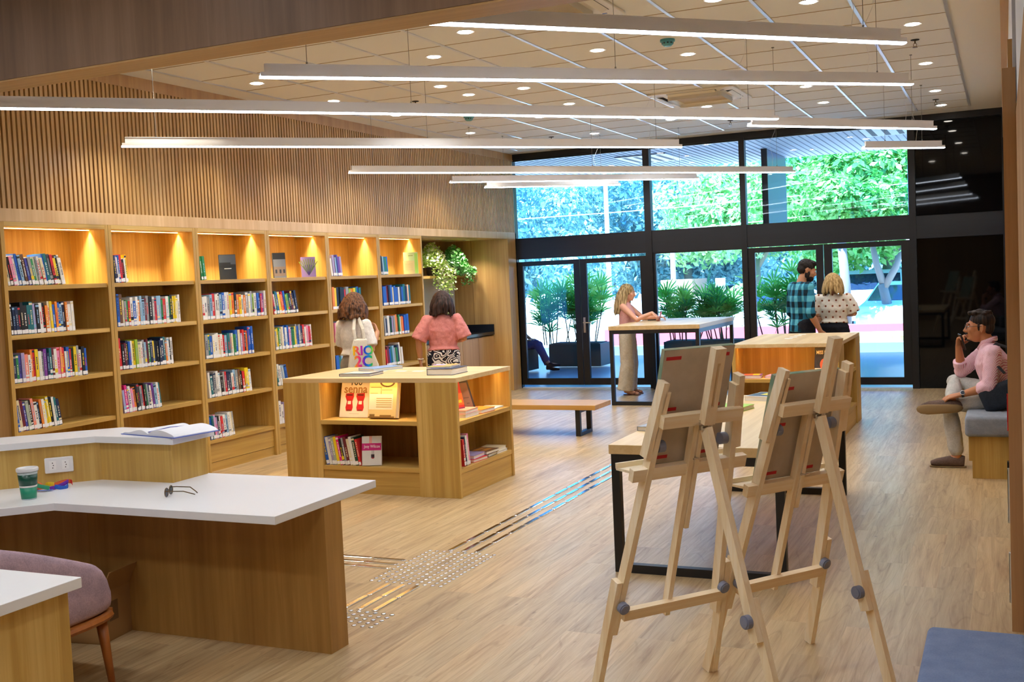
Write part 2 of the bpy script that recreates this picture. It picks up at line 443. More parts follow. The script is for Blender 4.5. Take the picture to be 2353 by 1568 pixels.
def make_case():
    t = thing('bookcase', 'x', 'bookcase', (XL, CY0, 0), 0, 'tall oak bookcases along the slatted wall')
    w = CW - .004; d = .42
    for y in (0, w - .036): MB().box(-d, 0, y, y + .036, 0, 2.366).build('side_panel', WZ, t, bevel=.0015)
    MB().box(-d, -d + .012, .036, w - .036, .05, 2.33).build('back_panel', WZ, t)
    MB().box(-d, 0, .036, w - .036, 2.328, 2.366).build('top_panel', WY, t)
    for z in TIER: MB().box(-d + .012, -.012, .036, w - .036, z - .036, z).build('shelf', WY, t, bevel=.0015)
    p = MB().box(-.05, -.03, .036, w - .036, .09, .274).box(-.05, -.034, .036, w - .036, 0, .086)
    p.build('plinth', WY, t)
    MB().box(-.178, -.162, .04, w - .05, 2.3245, 2.3285).build('led_strip', WARMLED, t)
    area('led_light', (-.17, w / 2, 2.322), (0, 0, 0), .012, w - .09, LEDP, (1, .82, .50), 78, t)
    return t
LEDP = 9.5
CASES = []
proto = make_case()
wh = ['leftmost tall oak bookcase, partly behind the white reception counter', 'second tall oak bookcase from the left, behind the open notebook',
      'third tall oak bookcase from the left, with a dark display book on top shelf', 'fourth tall oak bookcase, with two books shown face-out on top shelf',
      'fifth tall oak bookcase, behind the woman with the tote bag', 'sixth tall oak bookcase, next to the plant niche']
for i in range(6):
    c = proto if i == 0 else copy_tree(proto)
    c.location = (XL, CY0 + CW * i, 0); c['label'] = wh[i]; CASES.append(c)

# ------------------------------------------------------------------ books
PAL = dict(white='#E9E8E2', cream='#E2D6B0', black='#17181C', navy='#1C2C50', blue='#1F5FC4', lightblue='#8FB8D8', teal='#1C7078', green='#2E8B4E', darkgreen='#17432F',
           lime='#9CC43C', yellow='#F0D21E', orange='#EE8A2E', red='#D62E34', maroon='#6E1E2C', pink='#EE8FB6', magenta='#E31C86', lilac='#A79AC6', purple='#7E3FA0',
           indigo='#4A4AA8', grey='#9A9C9E', darkgrey='#46474C', brown='#6E4A30', sage='#AEBBA4', salmon='#F2917E', peach='#EEC2A2')
def bmat(c): return flat('cover_' + c, PAL[c], .45)
PAGE = flat('paper', '#EFEAE0', .85); LABEL = flat('call_label', '#F2F3F5', .6)
BN = [0]
CASEW = ['first bookcase from left', 'second bookcase from left', 'third bookcase from left', 'fourth bookcase from left', 'fifth bookcase from left', 'sixth bookcase from left']
TIERW = ['top shelf', 'second shelf down', 'third shelf down', 'fourth shelf down', 'bottom shelf']
def book_mesh(t, h, d, c, c2, label=True, name='book', hard=False):
    """upright book: spine on +X, thickness along Y, base at z=0"""
    m = MB(); k = .0022 if not hard else .003
    m.box(-d, 0, -t/2, -t/2 + k, 0, h).box(-d, 0, t/2 - k, t/2, 0, h).box(-k, .0006, -t/2, t/2, 0, h)
    m.mat(1)
    r = random.random()
    z = h*random.uniform(.28, .38); ze = h*random.uniform(.62, .88)
    while z < ze:                                  # small marks of a spine title
        q = random.uniform(.006, .013); m.box(0, .0009, -t*.17, t*.15, z, z + q); z += q + random.choice((.0022, .0022, .008))
    if r < .22: m.box(0, .0009, -t*.5, t*.5, h*.90, h*.965)
    if r > .80: m.box(0, .0008, -t*.5, t*.5, h*.20, h*random.uniform(.25, .34))
    o = m.build(name, [bmat(c), bmat(c2)])
    MB().box(-d + .004, -k, -t/2 + k, t/2 - k, .003, h - .004).build('pages', PAGE, o)
    if label: MB().box(-.012, .0016, -t/2*.96, t/2*.96, .006, .006 + random.uniform(.024, .033)).build('spine_label', LABEL, o)
    return o
def size_word(t, h):
    a = 'slim' if t < .021 else ('thick' if t > .034 else '')
    b = 'tall' if h > .262 else ('short' if h < .205 else '')
    return (a + ' ' + b).strip()
FAR = {}
def far_book(t, h, d, c, M):
    m = FAR.setdefault(c, MB()); k = .0022
    m.xf(M).box(-d, 0, -t/2, -t/2 + k, 0, h).box(-d, 0, t/2 - k, t/2, 0, h).box(-k, .0006, -t/2, t/2, 0, h)
    FAR.setdefault('pages', MB()).xf(M).box(-d + .004, -k, -t/2 + k, t/2 - k, .003, h - .004)
    FAR.setdefault('label', MB()).xf(M).box(-.012, .0016, -t/2*.96, t/2*.96, .006, .036)
def row(case, tier, y0, y1, cols, lean=3, h=.232, group=None, hv=.022):
    cols = cols.split(); n = len(cols)
    ws = [random.uniform(.75, 1.3) for _ in cols]; s = sum(ws)
    a = R(lean); y = y0; hs = []
    for i, c in enumerate(cols):
        pitch = (y1 - y0) * ws[i] / s; t = pitch * math.cos(a) * .97
        hh = h + random.uniform(-hv, hv)
        if c.endswith('+'): c = c[:-1]; hh = h + .045
        c2 = random.choice([k for k in ('white', 'black', 'yellow', 'navy', 'cream', 'red', 'white', 'lightblue', 'grey') if k != c])
        aa0 = a + R(random.uniform(-.8, .8)) if abs(lean) > 1 else a
        if case > 3:
            far_book(t, hh, random.uniform(.14, .165), c, Matrix.Translation((XL - .022 - random.uniform(0, .012), CY0 + CW*case + y + pitch/2, TIER[tier] + abs(math.sin(aa0)) * t/2 + .0008)) @ Matrix.Rotation(aa0, 4, 'X')); y += pitch; continue
        o = book_mesh(t, hh, random.uniform(.14, .165), c, c2)
        aa = a + R(random.uniform(-.8, .8)) if abs(lean) > 1 else a
        o.location = (XL - .022 - random.uniform(0, .012), CY0 + CW*case + y + pitch/2, TIER[tier] + abs(math.sin(aa)) * t/2 + .0008)
        o.rotation_euler = (aa, 0, 0)
        sw = size_word(t, hh)
        lab = f'{sw} {c} book, {ORD[i]} from left on {TIERW[tier]}, {CASEW[case]}'.strip()
        if len(lab.split()) > 16: lab = f'{c} book, {ORD[i]} from left on {TIERW[tier]}, {CASEW[case]}'
        tag(o, lab, 'book', f'books on the {TIERW[tier]} of the {CASEW[case]}')
        y += pitch
ROWS = [
 (0, 0, .067, .636, 'cream black pink white blue lightblue black brown indigo grey green sage grey white cream blue teal darkgrey red yellow black white white', 11, .232),
 (0, 1, .063, .695, 'black navy navy black black black teal teal lilac black white black orange cream yellow blue orange blue lightblue navy orange white white', 2.5, .238),
 (0, 2, .055, .808, 'navy green indigo lilac salmon white orange red yellow white grey purple navy teal maroon white pink salmon red white blue red darkgreen yellow grey white black blue', 1, .235),
 (0, 3, .067, .496, 'blue+ cream maroon indigo sage black salmon white navy orange white yellow yellow black white teal navy', 7, .232),
 (1, 0, .075, .235, 'navy lilac white blue red black white yellow', 4, .225),
 (1, 1, .072, .865, 'blue+ brown+ cream grey green red white blue white orange lightblue lightblue maroon grey black grey red lightblue lightblue green red white green black yellow yellow white white', 0.6, .24),
 (1, 2, .069, .742, 'red+ black maroon navy blue white yellow lime cream white grey lightblue maroon green navy yellow black black navy navy teal orange white black white', 2, .235),
 (1, 3, .081, .553, 'lilac magenta lilac white pink orange black darkgrey grey red black green grey navy white purple lightblue white teal', 6, .225),
 (2, 0, .091, .154, 'green green', 6, .225),
 (2, 1, .075, 1.06, 'white white grey lightblue red white white lightblue blue white white yellow orange black orange yellow white orange grey white grey lime white blue navy red purple white', 0.6, .24),
 (2, 2, .084, .815, 'grey teal blue white white white cream white red lightblue teal grey white green blue cream lilac red black orange blue+ blue+ blue+', 1.5, .235),
 (2, 3, .10, .758, 'white teal navy grey white white black grey red navy navy white lightblue grey brown black red yellow yellow white', 4, .235),
 (2, 4, .088, .45, 'blue teal pink lilac black white red white lightblue white cream grey', 6, .23),
 (3, 1, .088, .517, 'red+ white teal blue yellow orange red blue lime green black maroon navy navy', 10, .225),
 (3, 2, .083, .752, 'grey yellow green white cream blue white blue pink lightblue green yellow grey blue grey navy red white pink red white', 3, .235),
 (3, 3, .085, .27, 'teal white white grey lightblue blue', 10, .22),
 (3, 4, .077, .19, 'white white lilac', 2, .225),
 (4, 0, .099, .325, 'white lilac maroon lightblue indigo purple lilac', 7, .225),
 (4, 1, .097, .694, 'orange yellow black black black red grey lime orange yellow green blue teal', 1, .24),
 (4, 2, .105, .371, 'pink blue blue lightblue navy white', 2, .225),
 (4, 3, .095, .334, 'blue teal lightblue navy white', 2, .225),
 (5, 0, .097, .264, 'navy lightblue teal green blue', 5, .225),
 (5, 1, .10, .775, 'blue blue maroon navy blue cream blue blue white navy blue teal navy peach teal', 3, .235),
 (5, 2, .104, .703, 'grey navy white darkgreen lilac grey orange brown green white orange red blue blue', 3, .235),
 (5, 3, .108, .519, 'red maroon blue teal lightblue grey green navy white+ white', 6, .235),
]
for r in ROWS: row(*r)
allm = MB(); mats = []
for c, m in FAR.items():
    mats.append(PAGE if c == 'pages' else LABEL if c == 'label' else bmat(c)); allm.mat(len(mats) - 1).add(m.v, m.f)
tag(allm.build('books', mats), 'upright library books on the shelves of the fifth and sixth bookcases', 'books', None, 'stuff')

def face_book(name, w, h, t, loc, rz, mats, label, group=None, tilt=5, pics=None, lean_y=0):
    """book shown face-out: cover plane faces local -Y, base at loc, tilted back"""
    k = .003
    m = MB().box(-w/2, w/2, 0, k, 0, h).box(-w/2, w/2, t - k, t, 0, h).box(-w/2, -w/2 + k, 0, t, 0, h)
    o = m.build(name, mats[0]); o.location = loc; o.rotation_euler = Euler((R(-tilt), 0, rz), 'XYZ')
    tag(o, label, 'book', group)
    MB().box(-w/2 + k, w/2 - .004, k, t - k, .003, h - .003).build('pages', PAGE, o)
    return o
# small image of a cover: rectangles proud of the board
def cover_art(o, rects, name='cover_picture'):
    for mat, items in rects:
        m = MB()
        for it in items:
            x0, x1, z0, z1 = it[:4]; e = it[4] if len(it) > 4 else .0006
            m.box(x0, x1, -e, .0002, z0, z1)
        m.build(name, mat, o)
g = 'books shown face-out on the top shelves'
ZT = TIER[0] + .001
b = face_book('book', .165, .25, .03, (XL - .055, CY0 + CW*2 + .52, ZT), R(50), [flat('slate_cover', '#1E2228', .5)], 'dark slate book shown face-out on top shelf of third bookcase', g)
cover_art(b, [(flat('slate_photo', '#4A525E', .5), [(-.08, .08, .12, .245)]), (flat('slate_hill', '#15181D', .5), [(-.08, .03, .12, .17, .0010), (.0, .08, .12, .15, .0011)]), (LABEL, [(-.035, .035, .105, .112, .0012)])])
b = face_book('book', .135, .27, .04, (XL - .055, CY0 + CW*3 + .27, ZT), R(50), [flat('roof_cover', '#262B33', .5)], 'grey photo book of a roof shown face-out on fourth bookcase top shelf', g)
cover_art(b, [(flat('roof_sky', '#7E8898', .5), [(-.066, .066, .0, .20)]), (flat('roof_wall', '#94847A', .5), [(-.066, .066, .02, .12, .0009)]), (flat('roof_win', '#36404E', .5), [(-.05, -.03, .05, .09, .0012), (-.005, .015, .05, .09, .0012), (.035, .055, .05, .09, .0012)])])
b = face_book('book', .16, .225, .03, (XL - .055, CY0 + CW*3 + .80, ZT), R(46), [flat('lilac_cover', '#8A74B0', .5)], 'green and lilac book shown face-out on fourth bookcase top shelf', g)
m = MB()
for k in range(9): m.xf(Matrix.Translation((0, 0, .02)) @ Matrix.Rotation(R(-34 + 8.5*k), 4, 'Y')).box(-.005, .005, -.0008, 0, .02, .185)
m.build('cover_picture', flat('grass_ink', '#6E8A28', .5), b)
m = MB()
for k in range(6): m.xf(Matrix.Translation((0, 0, .02)) @ Matrix.Rotation(R(-30 + 12*k), 4, 'Y')).box(-.004, .003, -.0012, 0, .0, .12)
m.build('cover_picture', flat('violet_ink', '#45307E', .5), b)
b = face_book('book', .19, .285, .012, (XL - .05, CY0 + CW*5 + .88, ZT), R(36), [flat('pale_green', '#BCD294', .5)], 'tall pale green folder shown face-out on sixth bookcase top shelf', g)
cover_art(b, [(flat('leaf_mark', '#8C9A50', .5), [(-.03, .03, .235, .245)]), (flat('lime_edge', '#9CD05A', .5), [(.05, .09, .01, .27)])])
b = face_book('book', .145, .175, .012, (XL - .035, CY0 + CW*5 + .80, ZT), R(36), [flat('cream_folder', '#E0D290', .5)], 'small cream booklet in front of the pale green folder', g)
cover_art(b, [(flat('cream_rule', '#C9BE86', .6), [(-.05, .05, .05 + .012*k, .053 + .012*k) for k in range(8)])])
# ------------------------------------------------------------------ book islands
def island(name, label, loc, rz, group):
    t = thing(name, label, 'bookcase', loc, rz, group)
    L, Wd, T = 1.68, 1.055, .036
    MB().box(0, L, 0, Wd, .938, .975).build('top', WTX, t, bevel=.002)
    for y0 in (0, Wd - T):
        for x0, x1 in ((0, .37), (1.305, L)): MB().box(x0, x1, y0, y0 + T, 0, .938).build('side_panel', WZ, t, bevel=.0015)
    MB().box(.37, 1.305, Wd/2 - .01, Wd/2 + .01, .19, .938).build('back_panel', WDKI, t)
    for x in (.352, 1.305): MB().box(x, x + .018, T, Wd - T, .0, .938).build('divider', WZ, t)
    for z in (.62, .232):
        MB().box(.37, 1.305, .004, Wd/2 - .01, z - .036, z).build('shelf', WX, t, bevel=.0015)
        MB().box(.37, 1.305, Wd/2 + .01, Wd - .004, z - .036, z).build('shelf', WX, t, bevel=.0015)
        MB().box(1.323, L - .004, T, Wd - T, z - .036, z).build('shelf', WY, t, bevel=.0015)
        MB().box(.004, .352, T, Wd - T, z - .036, z).build('shelf', WY, t, bevel=.0015)
    for y0, y1 in ((.012, .03), (Wd - .03, Wd - .012)): MB().box(.37, 1.305, y0, y1, 0, .196).build('plinth', WX, t)
    for x0, x1 in ((.012, .03), (L - .03, L - .012)): MB().box(x0, x1, T, Wd - T, 0, .196).build('plinth', WY, t)
    MB().box(.39, 1.29, .10, .112, .9345, .9385).build('led_strip', WARMLED, t)
    area('led_light', (.84, .106, .932), (0, 0, 0), .9, .012, .62, (1, .80, .48), 90, t)
    MB().box(L - .112, L - .10, .05, Wd - .05, .9345, .9385).build('led_strip', WARMLED, t)
    area('led_light', (L - .106, Wd/2, .932), (0, 0, 0), .012, .95, .8, (1, .80, .48), 90, t)
    return t
WDKI = wood('island_back', '#96703A', '#BE9454', 'Z', fine=26)
IX, IY = -5.69, 7.664
i1 = island('book_island', 'oak display island nearest the reception counter, books on its top', (IX, IY, 0), 0, 'low oak display islands')
i2 = island('book_island', 'oak display island behind the work table, small white labels on its top', (-2.555, 10.97 + 1.68, 0), R(-90), 'low oak display islands')

def flat_book(name, w, d, t, loc, rz, cov, label, group=None, hard=True, spine='-x', pages=None):
    """closed book lying flat; w along local x (spine side at -x), d along y"""
    k = .003
    m = MB().box(0, w, 0, d, 0, k).box(0, w, 0, d, t - k, t).box(0, k, 0, d, 0, t)
    o = m.build(name, cov if not isinstance(cov, str) else bmat(cov)); o.location = loc; o.rotation_euler = (0, 0, rz)
    tag(o, label, 'book', group)
    MB().box(k, w - .004, .004, d - .004, k, t - k).build('pages', PAGE, o); return o
def slab_art(o, mat, items, t):
    m = MB()
    for x0, x1, y0, y1 in items: m.box(x0, x1, y0, y1, t - .0002, t + .0006)
    m.build('cover_picture', mat, o)
# island top
ZI = .9755
g = 'books lying on the near display island'
b = flat_book('book', .30, .245, .022, (-5.22, 7.83, ZI), R(3), 'navy', 'flat hardback with pastel cover at front of near island top', g, )
slab_art(b, flat('pastel_a', '#C9D7C4', .5), [(.02, .28, .02, .22)], .022); slab_art(b, flat('pastel_b', '#E3B9A0', .5), [(.12, .28, .10, .2)], .0224); slab_art(b, flat('pastel_c', '#9F9FD0', .5), [(.22, .28, .02, .06)], .0226)
b = flat_book('book', .23, .33, .024, (-5.36, 8.36, ZI), R(-22), 'lightblue', 'blue paperback lying at the back of near island top', g)
slab_art(b, flat('blue_haze', '#7C98C4', .5), [(.01, .22, .01, .32)], .024)
b = flat_book('book', .235, .30, .052, (-4.40, 7.90, ZI), R(1), 'navy', 'thick white paged hardback on near island top corner', g)
b = flat_book('book', .21, .27, .012, (-4.44, 7.97, ZI + .0525), R(9), 'white', 'colourful thin magazine on top of the thick hardback', g)
for k, (c, it) in enumerate((('#F2C21A', [(0, .21, .0, .05)]), ('#3FA87A', [(0, .21, .05, .10)]), ('#E2543E', [(0, .21, .10, .15)]), ('#2F57C9', [(0, .10, .15, .2)]), ('#F4A33B', [(.1, .21, .15, .27)]))):
    slab_art(b, flat(f'stripe_{k}', c, .5), it, .012)
for x, y, w in ((-5.08, 8.29, 'left'), (-4.87, 8.28, 'middle'), (-4.69, 8.27, 'right')):
    o = MB().box(-.05, .05, -.03, .03, 0, .0012).build('paper_label', LABEL); o.location = (x, y, ZI); tag(o, f'small white paper label, {w} one of three on near island top', 'label', 'paper labels on the near island')
for k, (x, y) in enumerate(((-2.13, 11.75), (-2.12, 11.98), (-2.11, 12.2), (-2.1, 12.42))):
    o = MB().box(-.03, .05, -.04, .04, 0, .0012).build('paper_label', LABEL); o.location = (x, y, ZI)
    tag(o, 'small white paper label stuck on far island top, ' + ['nearest', 'second', 'third', 'farthest'][k] + ' of four', 'label', 'paper labels on the far island')
# front bay of island 1
ZS = .6215
b = face_book('book', .295, .37, .022, (-5.095, 7.83, ZS + .003), 0, [flat('beige_cover', '#E8DCCB', .4)], 'large beige book with a pair of red boots on its cover', 'face-out books in the near island', tilt=14)
BRZ, INK = flat('bronze_ink', '#A8783F', .5), flat('black_ink', '#18181A', .5)
text('100', .085, INK, b, (0, -.0012, .302), (R(90), 0, 0), sx=1.0); text('senna', .102, BRZ, b, (0, -.0012, .242), (R(90), 0, 0), bold=.0015)
RB = flat('boot_red', '#C21A22', .5)
for s in (-1, 1):
    m = MB(); x = s * .055
    m.xf(Matrix.Translation((x, -.0006, 0)))
    for p in ([(-.04, .205), (.038, .21), (.042, .178), (.03, .138), (-.026, .138), (-.044, .178)], [(-.024, .142), (.028, .142), (.038, .085), (.03, .055), (-.028, .055), (-.036, .085)]):
        n = len(p); vs = [(a, 0, c) for a, c in p] + [(a, -.001, c) for a, c in p]
        m.add(vs, [tuple(range(n, 2*n))] + [(i, (i+1) % n, (i+1) % n + n, i + n) for i in range(n)])
    m.build('cover_picture', RB, b)
    cover_art(b, [(flat('boot_strap', '#E9D9CB', .5), [(x - .016, x + .016, .112, .140, .0022)]), (flat('boot_toe', '#7A2A1E', .5), [(x - .02, x + .02, .055, .066, .0024)]), (flat('boot_dark', '#5E1216', .5), [(x - .03, x + .028, .186, .198, .0022)])])
cover_art(b, [(flat('cover_rule', '#B8AD9E', .5), [(-.05, .05, .030, .033)])])
b = face_book('book', .27, .345, .06, (-4.775, 7.76, ZS + .012), 0, [flat('parchment', '#E6C988', .45)], 'thick yellow parchment style book with a wreath on its cover', 'face-out books in the near island', tilt=12)
cover_art(b, [(flat('parch_light', '#F1E4C4', .5), [(-.13, .10, .07, .20)]), (flat('parch_dark', '#8E6A36', .5), [(-.13, .12, .0, .012, .001), (-.12, -.07, .012, .03, .001), (-.02, .09, .012, .024, .001), (-.12, -.02, .255, .259, .001), (-.02, -.016, .20, .258, .001), (-.01, .09, .232, .236, .001), (-.12, -.05, .205, .208, .001)]),
              (flat('parch_ink', '#C49A52', .5), [(-.06, .09, .160 - .018*k, .166 - .018*k, .0012) for k in range(5)])])
m = MB()
for k in range(26):
    a = 2*math.pi*k/26; m.ell((.04 + .065*math.cos(a), -.001, .30 + .036*math.sin(a)), (.010, .0012, .007), nu=6, nv=4)
m.build('cover_picture', flat('wreath_ink', '#5C4422', .6), b)
# lower row, spines towards the front
ZL = .2325
cols = 'blue white lilac sage yellow magenta black grey maroon cream white darkgreen red'.split()
x = -5.29
for i, c in enumerate(cols):
    t = random.uniform(.020, .030); h = .235 + random.uniform(-.012, .012)
    o = book_mesh(t, h, .16, c, random.choice(['white', 'yellow', 'cream', 'white']))
    o.rotation_euler = Euler((R(10), 0, R(-90)), 'XYZ'); o.location = (x, 7.70, ZL + math.sin(R(10))*t/2 + .0006)
    tag(o, f'{c} book, {ORD[i]} from left in the low front bay of near island', 'book', 'books in the low front bay of the near island'); x += t/math.cos(R(10))*1.01
o = face_book('book', .165, .245, .03, (x + .085, 7.705, ZL + .006), R(18), [flat('bone_cover', '#D9D8D2', .4)], 'pale novel with a pink band shown at the end of the low row', 'face-out books in the near island', tilt=10)
cover_art(o, [(flat('pink_band', '#C81E78', .5), [(-.083, .083, .125, .185)]), (flat('rose_leg', '#E2A79C', .5), [(-.02, .005, .185, .244)]), (flat('hanging_bag', '#33202A', .5), [(-.004, .024, .062, .092), (.003, .006, .09, .125), (.015, .018, .09, .125)]), (flat('bag_red', '#9C2030', .5), [(.0, .02, .056, .066, .001)])])
text('Josy Wilcox', .036, LABEL, o, (.004, -.0014, .158), (R(90), 0, 0), sx=.78)
# right bay: upright books and stacks (bay opens to +x)
g = 'books in the end bay of the near island'
def bay_face(w, h, t, y, z, rz, mat, label, tilt=16, x=-4.2): return face_book('book', w, h, t, (x, y, z), rz, [mat], label, g, tilt=tilt)
b = bay_face(.20, .30, .014, 7.97, ZS + .004, R(72), flat('sunset_cover', '#A8281C', .5), 'red and orange paperback leaning in the end bay, upper shelf', x=-4.16)
cover_art(b, [(flat('sunset_mid', '#C85A1E', .5), [(-.10, .10, .09, .19)]), (flat('sunset_sun', '#D2A81E', .5), [(-.08, .08, .11, .135, .001)]), (flat('sunset_low', '#6E2A5A', .5), [(-.10, .10, 0, .07)])])
b = bay_face(.20, .30, .016, 8.17, ZS + .004, R(68), flat('umber_cover', '#2A1812', .5), 'dark brown portrait paperback leaning in the end bay, upper shelf', tilt=22, x=-4.17)
cover_art(b, [(flat('umber_face', '#75503F', .5), [(-.01, .08, .02, .27)]), (flat('umber_line', '#5C382C', .5), [(.0, .06, .13, .14, .001), (.02, .05, .08, .09, .001)])])
flat_book('book', .19, .25, .030, (-4.245, 7.90, ZS), R(0), 'white', 'white paged book, lower of two, near corner of upper end bay', g)
flat_book('book', .19, .25, .030, (-4.245, 7.90, ZS + .0305), R(2), 'salmon', 'salmon topped book stacked on another in upper end bay', g)
flat_book('book', .19, .24, .032, (-4.235, 8.19, ZS), R(-3), 'orange', 'orange book lying mid shelf in upper end bay', g)
flat_book('book', .17, .22, .010, (-4.225, 8.44, ZS), R(4), 'white', 'thin white booklet lying at far end of upper end bay', g)
for i, (c, t) in enumerate((('red', .026), ('navy', .016), ('white', .028), ('pink', .022))):
    o = book_mesh(t, .225 + .012*i, .16, c, 'white'); o.rotation_euler = (R(7), 0, 0); o.location = (-4.045, 7.835 + .027*i, ZL + .003)
    tag(o, f'{c} upright book, {ORD[i]} from left on lower shelf of end bay', 'book', g)
b = bay_face(.19, .28, .02, 8.03, ZL + .004, R(70), flat('sepia_cover', '#6E4A28', .4), 'sepia paperback standing behind upright books, lower end bay', x=-4.25)
cover_art(b, [(flat('sepia_light', '#B08A58', .5), [(-.03, .07, .02, .12)]), (LABEL, [(-.05, .03, .23, .236), (-.05, .03, .215, .221)])])
flat_book('book', .19, .23, .026, (-4.24, 8.02, ZL), R(-4), 'red', 'red spined book at the bottom of the lower end bay pile', g)
flat_book('book', .19, .23, .028, (-4.245, 8.01, ZL + .0265), R(3), 'lilac', 'lilac book on top of a red spined book', g)
flat_book('book', .19, .22, .026, (-4.235, 8.27, ZL), R(2), 'black', 'black edged book at the middle of the lower end bay', g)
b = flat_book('book', .19, .22, .026, (-4.24, 8.26, ZL + .0265), R(-3), 'brown', 'brown patterned book stacked on a black edged book', g)
slab_art(b, flat('mosaic', '#C98A3C', .5), [(.03, .08, .03, .19), (.1, .15, .05, .17)], .026)
flat_book('book', .19, .21, .020, (-4.235, 8.45, ZL), R(0), 'white', 'white book, lower of two, far end of lower end bay', g)
flat_book('book', .19, .21, .026, (-4.235, 8.44, ZL + .0205), R(3), 'cream', 'cream book, upper of two, far end of lower end bay', g)
# island 2 contents: its front bay faces the camera, local frame rotated by -90 deg
g = 'books in the far island'
b = flat_book('book', .21, .20, .030, (-2.49, 11.03, ZS), R(6), 'purple', 'colourful hardback lying on upper shelf of far island, left', g)
slab_art(b, flat('fire_art', '#E8622C', .5), [(.03, .12, .02, .18)], .03); slab_art(b, flat('fire_art2', '#F0C030', .5), [(.12, .19, .02, .18)], .03)
flat_book('book', .20, .20, .026, (-2.24, 11.04, ZS), R(-5), 'pink', 'pink and white book lying on upper shelf of far island, middle', g)
b = face_book('book', .205, .30, .022, (-1.665, 11.12, ZS + .004), R(-4), [flat('dark_portrait_cover', '#251612', .4)], 'dark comic book with a portrait and pale title on the far island', g, tilt=14)
text('MISS DAVIS', .05, flat('title_cream', '#F0D9B4', .5), b, (0, -.0014, .248), (R(90), 0, 0), sx=.70, bold=.001)
m = MB(); m.ell((0, -.001, .150), (.078, .0012, .062), nu=20); m.build('cover_picture', flat('portrait_hair', '#0E0A0A', .6), b)
m = MB(); m.ell((0, -.002, .128), (.048, .0012, .062), nu=20); m.box(-.016, .016, -.003, -.001, .05, .08); m.build('cover_picture', flat('portrait_skin', '#C4502E', .6), b)
cover_art(b, [(flat('portrait_ground', '#E9D2BC', .5), [(-.098, .098, .0, .09, .0004)]), (flat('portrait_top', '#201412', .5), [(-.05, .05, 0, .06, .0016)]), (flat('portrait_line', '#5A1A14', .5), [(-.028, -.010, .138, .143, .0036), (.010, .028, .138, .143, .0036), (-.012, .012, .096, .101, .0036)])])
b = flat_book('book', .15, .2, .02, (-2.5, 11.02, ZL), R(10), 'red', 'red book standing low at left of far island bay', g)
b.rotation_euler = (0, R(-68), R(8)); b.location = (-2.36, 11.03, ZL + .006)
for i, c in enumerate('grey brown maroon black white darkgreen lilac white'.split()):
    t = random.uniform(.02, .03); h = .235 + random.uniform(-.015, .015); o = book_mesh(t, h, .15, c, 'white')
    o.location = (-1.535, 11.40 + .03*i, ZL + .0005); tag(o, f'{c} book, {ORD[i]} from left in low side bay of far island', 'book', 'books in the side bay of the far island')
flat_book('book', .17, .24, .02, (-1.74, 11.62, ZS), R(5), 'white', 'white book lying on upper side shelf of far island', g)

# ------------------------------------------------------------------ tables and bench
def loop_frame(x0, x1, y, z1, s, parent, mat, name='leg_frame', d=None):
    d = d or s
    m = MB().box(x0, x0 + s, y, y + d, 0, z1).box(x1 - s, x1, y, y + d, 0, z1).box(x0 + s, x1 - s, y, y + d, 0, s).box(x0 + s, x1 - s, y, y + d, z1 - s, z1)
    return m.build(name, mat, parent, bevel=.002)
t = thing('work_table', 'long oak work table on black steel frames behind the easels', 'table', (-2.13, 5.95, 0))
MB().box(0, 1.02, 0, 2.5, .70, .755).build('tabletop', WTY, t, bevel=.003)
for y in (.004, 2.446): loop_frame(.012, 1.008, y, .70, .05, t, BLACK)
m = MB()
for x in (.012, .968): m.box(x, x + .04, .054, 2.446, .655, .70)
m.build('rail', BLACK, t)
t = thing('high_table', 'tall oak counter table by the glass where a woman leans', 'table', (-4.82, 13.64, 0))
MB().box(0, 1.24, 0, 1.96, 1.0, 1.055).build('tabletop', WTY, t, bevel=.003)
for y in (.004, 1.90): loop_frame(.01, 1.23, y, 1.0, .05, t, BLACK)
m = MB()
for x in (.01, 1.18): m.box(x, x + .05, .054, 1.90, .945, 1.0)
m.build('rail', BLACK, t)
t = thing('bench', 'low honey oak bench with a black loop leg, past the near island', 'bench', (-6.35, 10.90, 0))
MB().box(0, 2.315, 0, .52, .295, .347).build('seat', wood('bench_oak', '#A87A34', '#C89C54', 'X', c3='#B88A44'), t, bevel=.003)
for x in (.16, 2.06):
    m = MB().box(x, x + .055, .06, .105, 0, .295).box(x, x + .055, .395, .44, 0, .295).box(x, x + .055, .105, .395, 0, .04).box(x, x + .055, .105, .395, .255, .295)
    m.build('leg_frame', BLACK, t, bevel=.002)
g = 'books on the work table'
flat_book('book', .155, .42, .028, (-2.13, 6.5, .7555), R(-8), 'grey', 'grey hardback lying near the left edge of the work table', g)
b = flat_book('book', .21, .29, .03, (-1.90, 7.42, .7555), R(-12), 'lime', 'green book lying mid way along the work table', g)
b = flat_book('book', .2, .28, .034, (-1.80, 8.10, .7555), R(-14), 'white', 'white book with dark and yellow cover at far end of work table', g)
slab_art(b, flat('dark_art', '#2C4454', .5), [(.01, .19, .02, .26)], .034); slab_art(b, flat('yellow_art', '#D8C83A', .5), [(.08, .18, .1, .22)], .0345)
# things on the high table
o = MB().rbox(-.09, .09, -.06, .06, 0, .012, .005).build('phone_pouch', flat('pouch_black', '#1B1D24', .6)); o.location = (-4.63, 15.10, 1.0555); o.rotation_euler = (0, 0, .3)
tag(o, 'flat black pouch on the tall table in front of the woman', 'pouch')
o = MB().box(-.1, .1, -.07, .07, 0, .002).build('paper_sheet', flat('sheet', '#C8CCD6', .7)); o.location = (-4.28, 15.1, 1.0555); o.rotation_euler = (0, 0, -.2)
tag(o, 'loose grey sheet of paper on the tall table', 'paper')

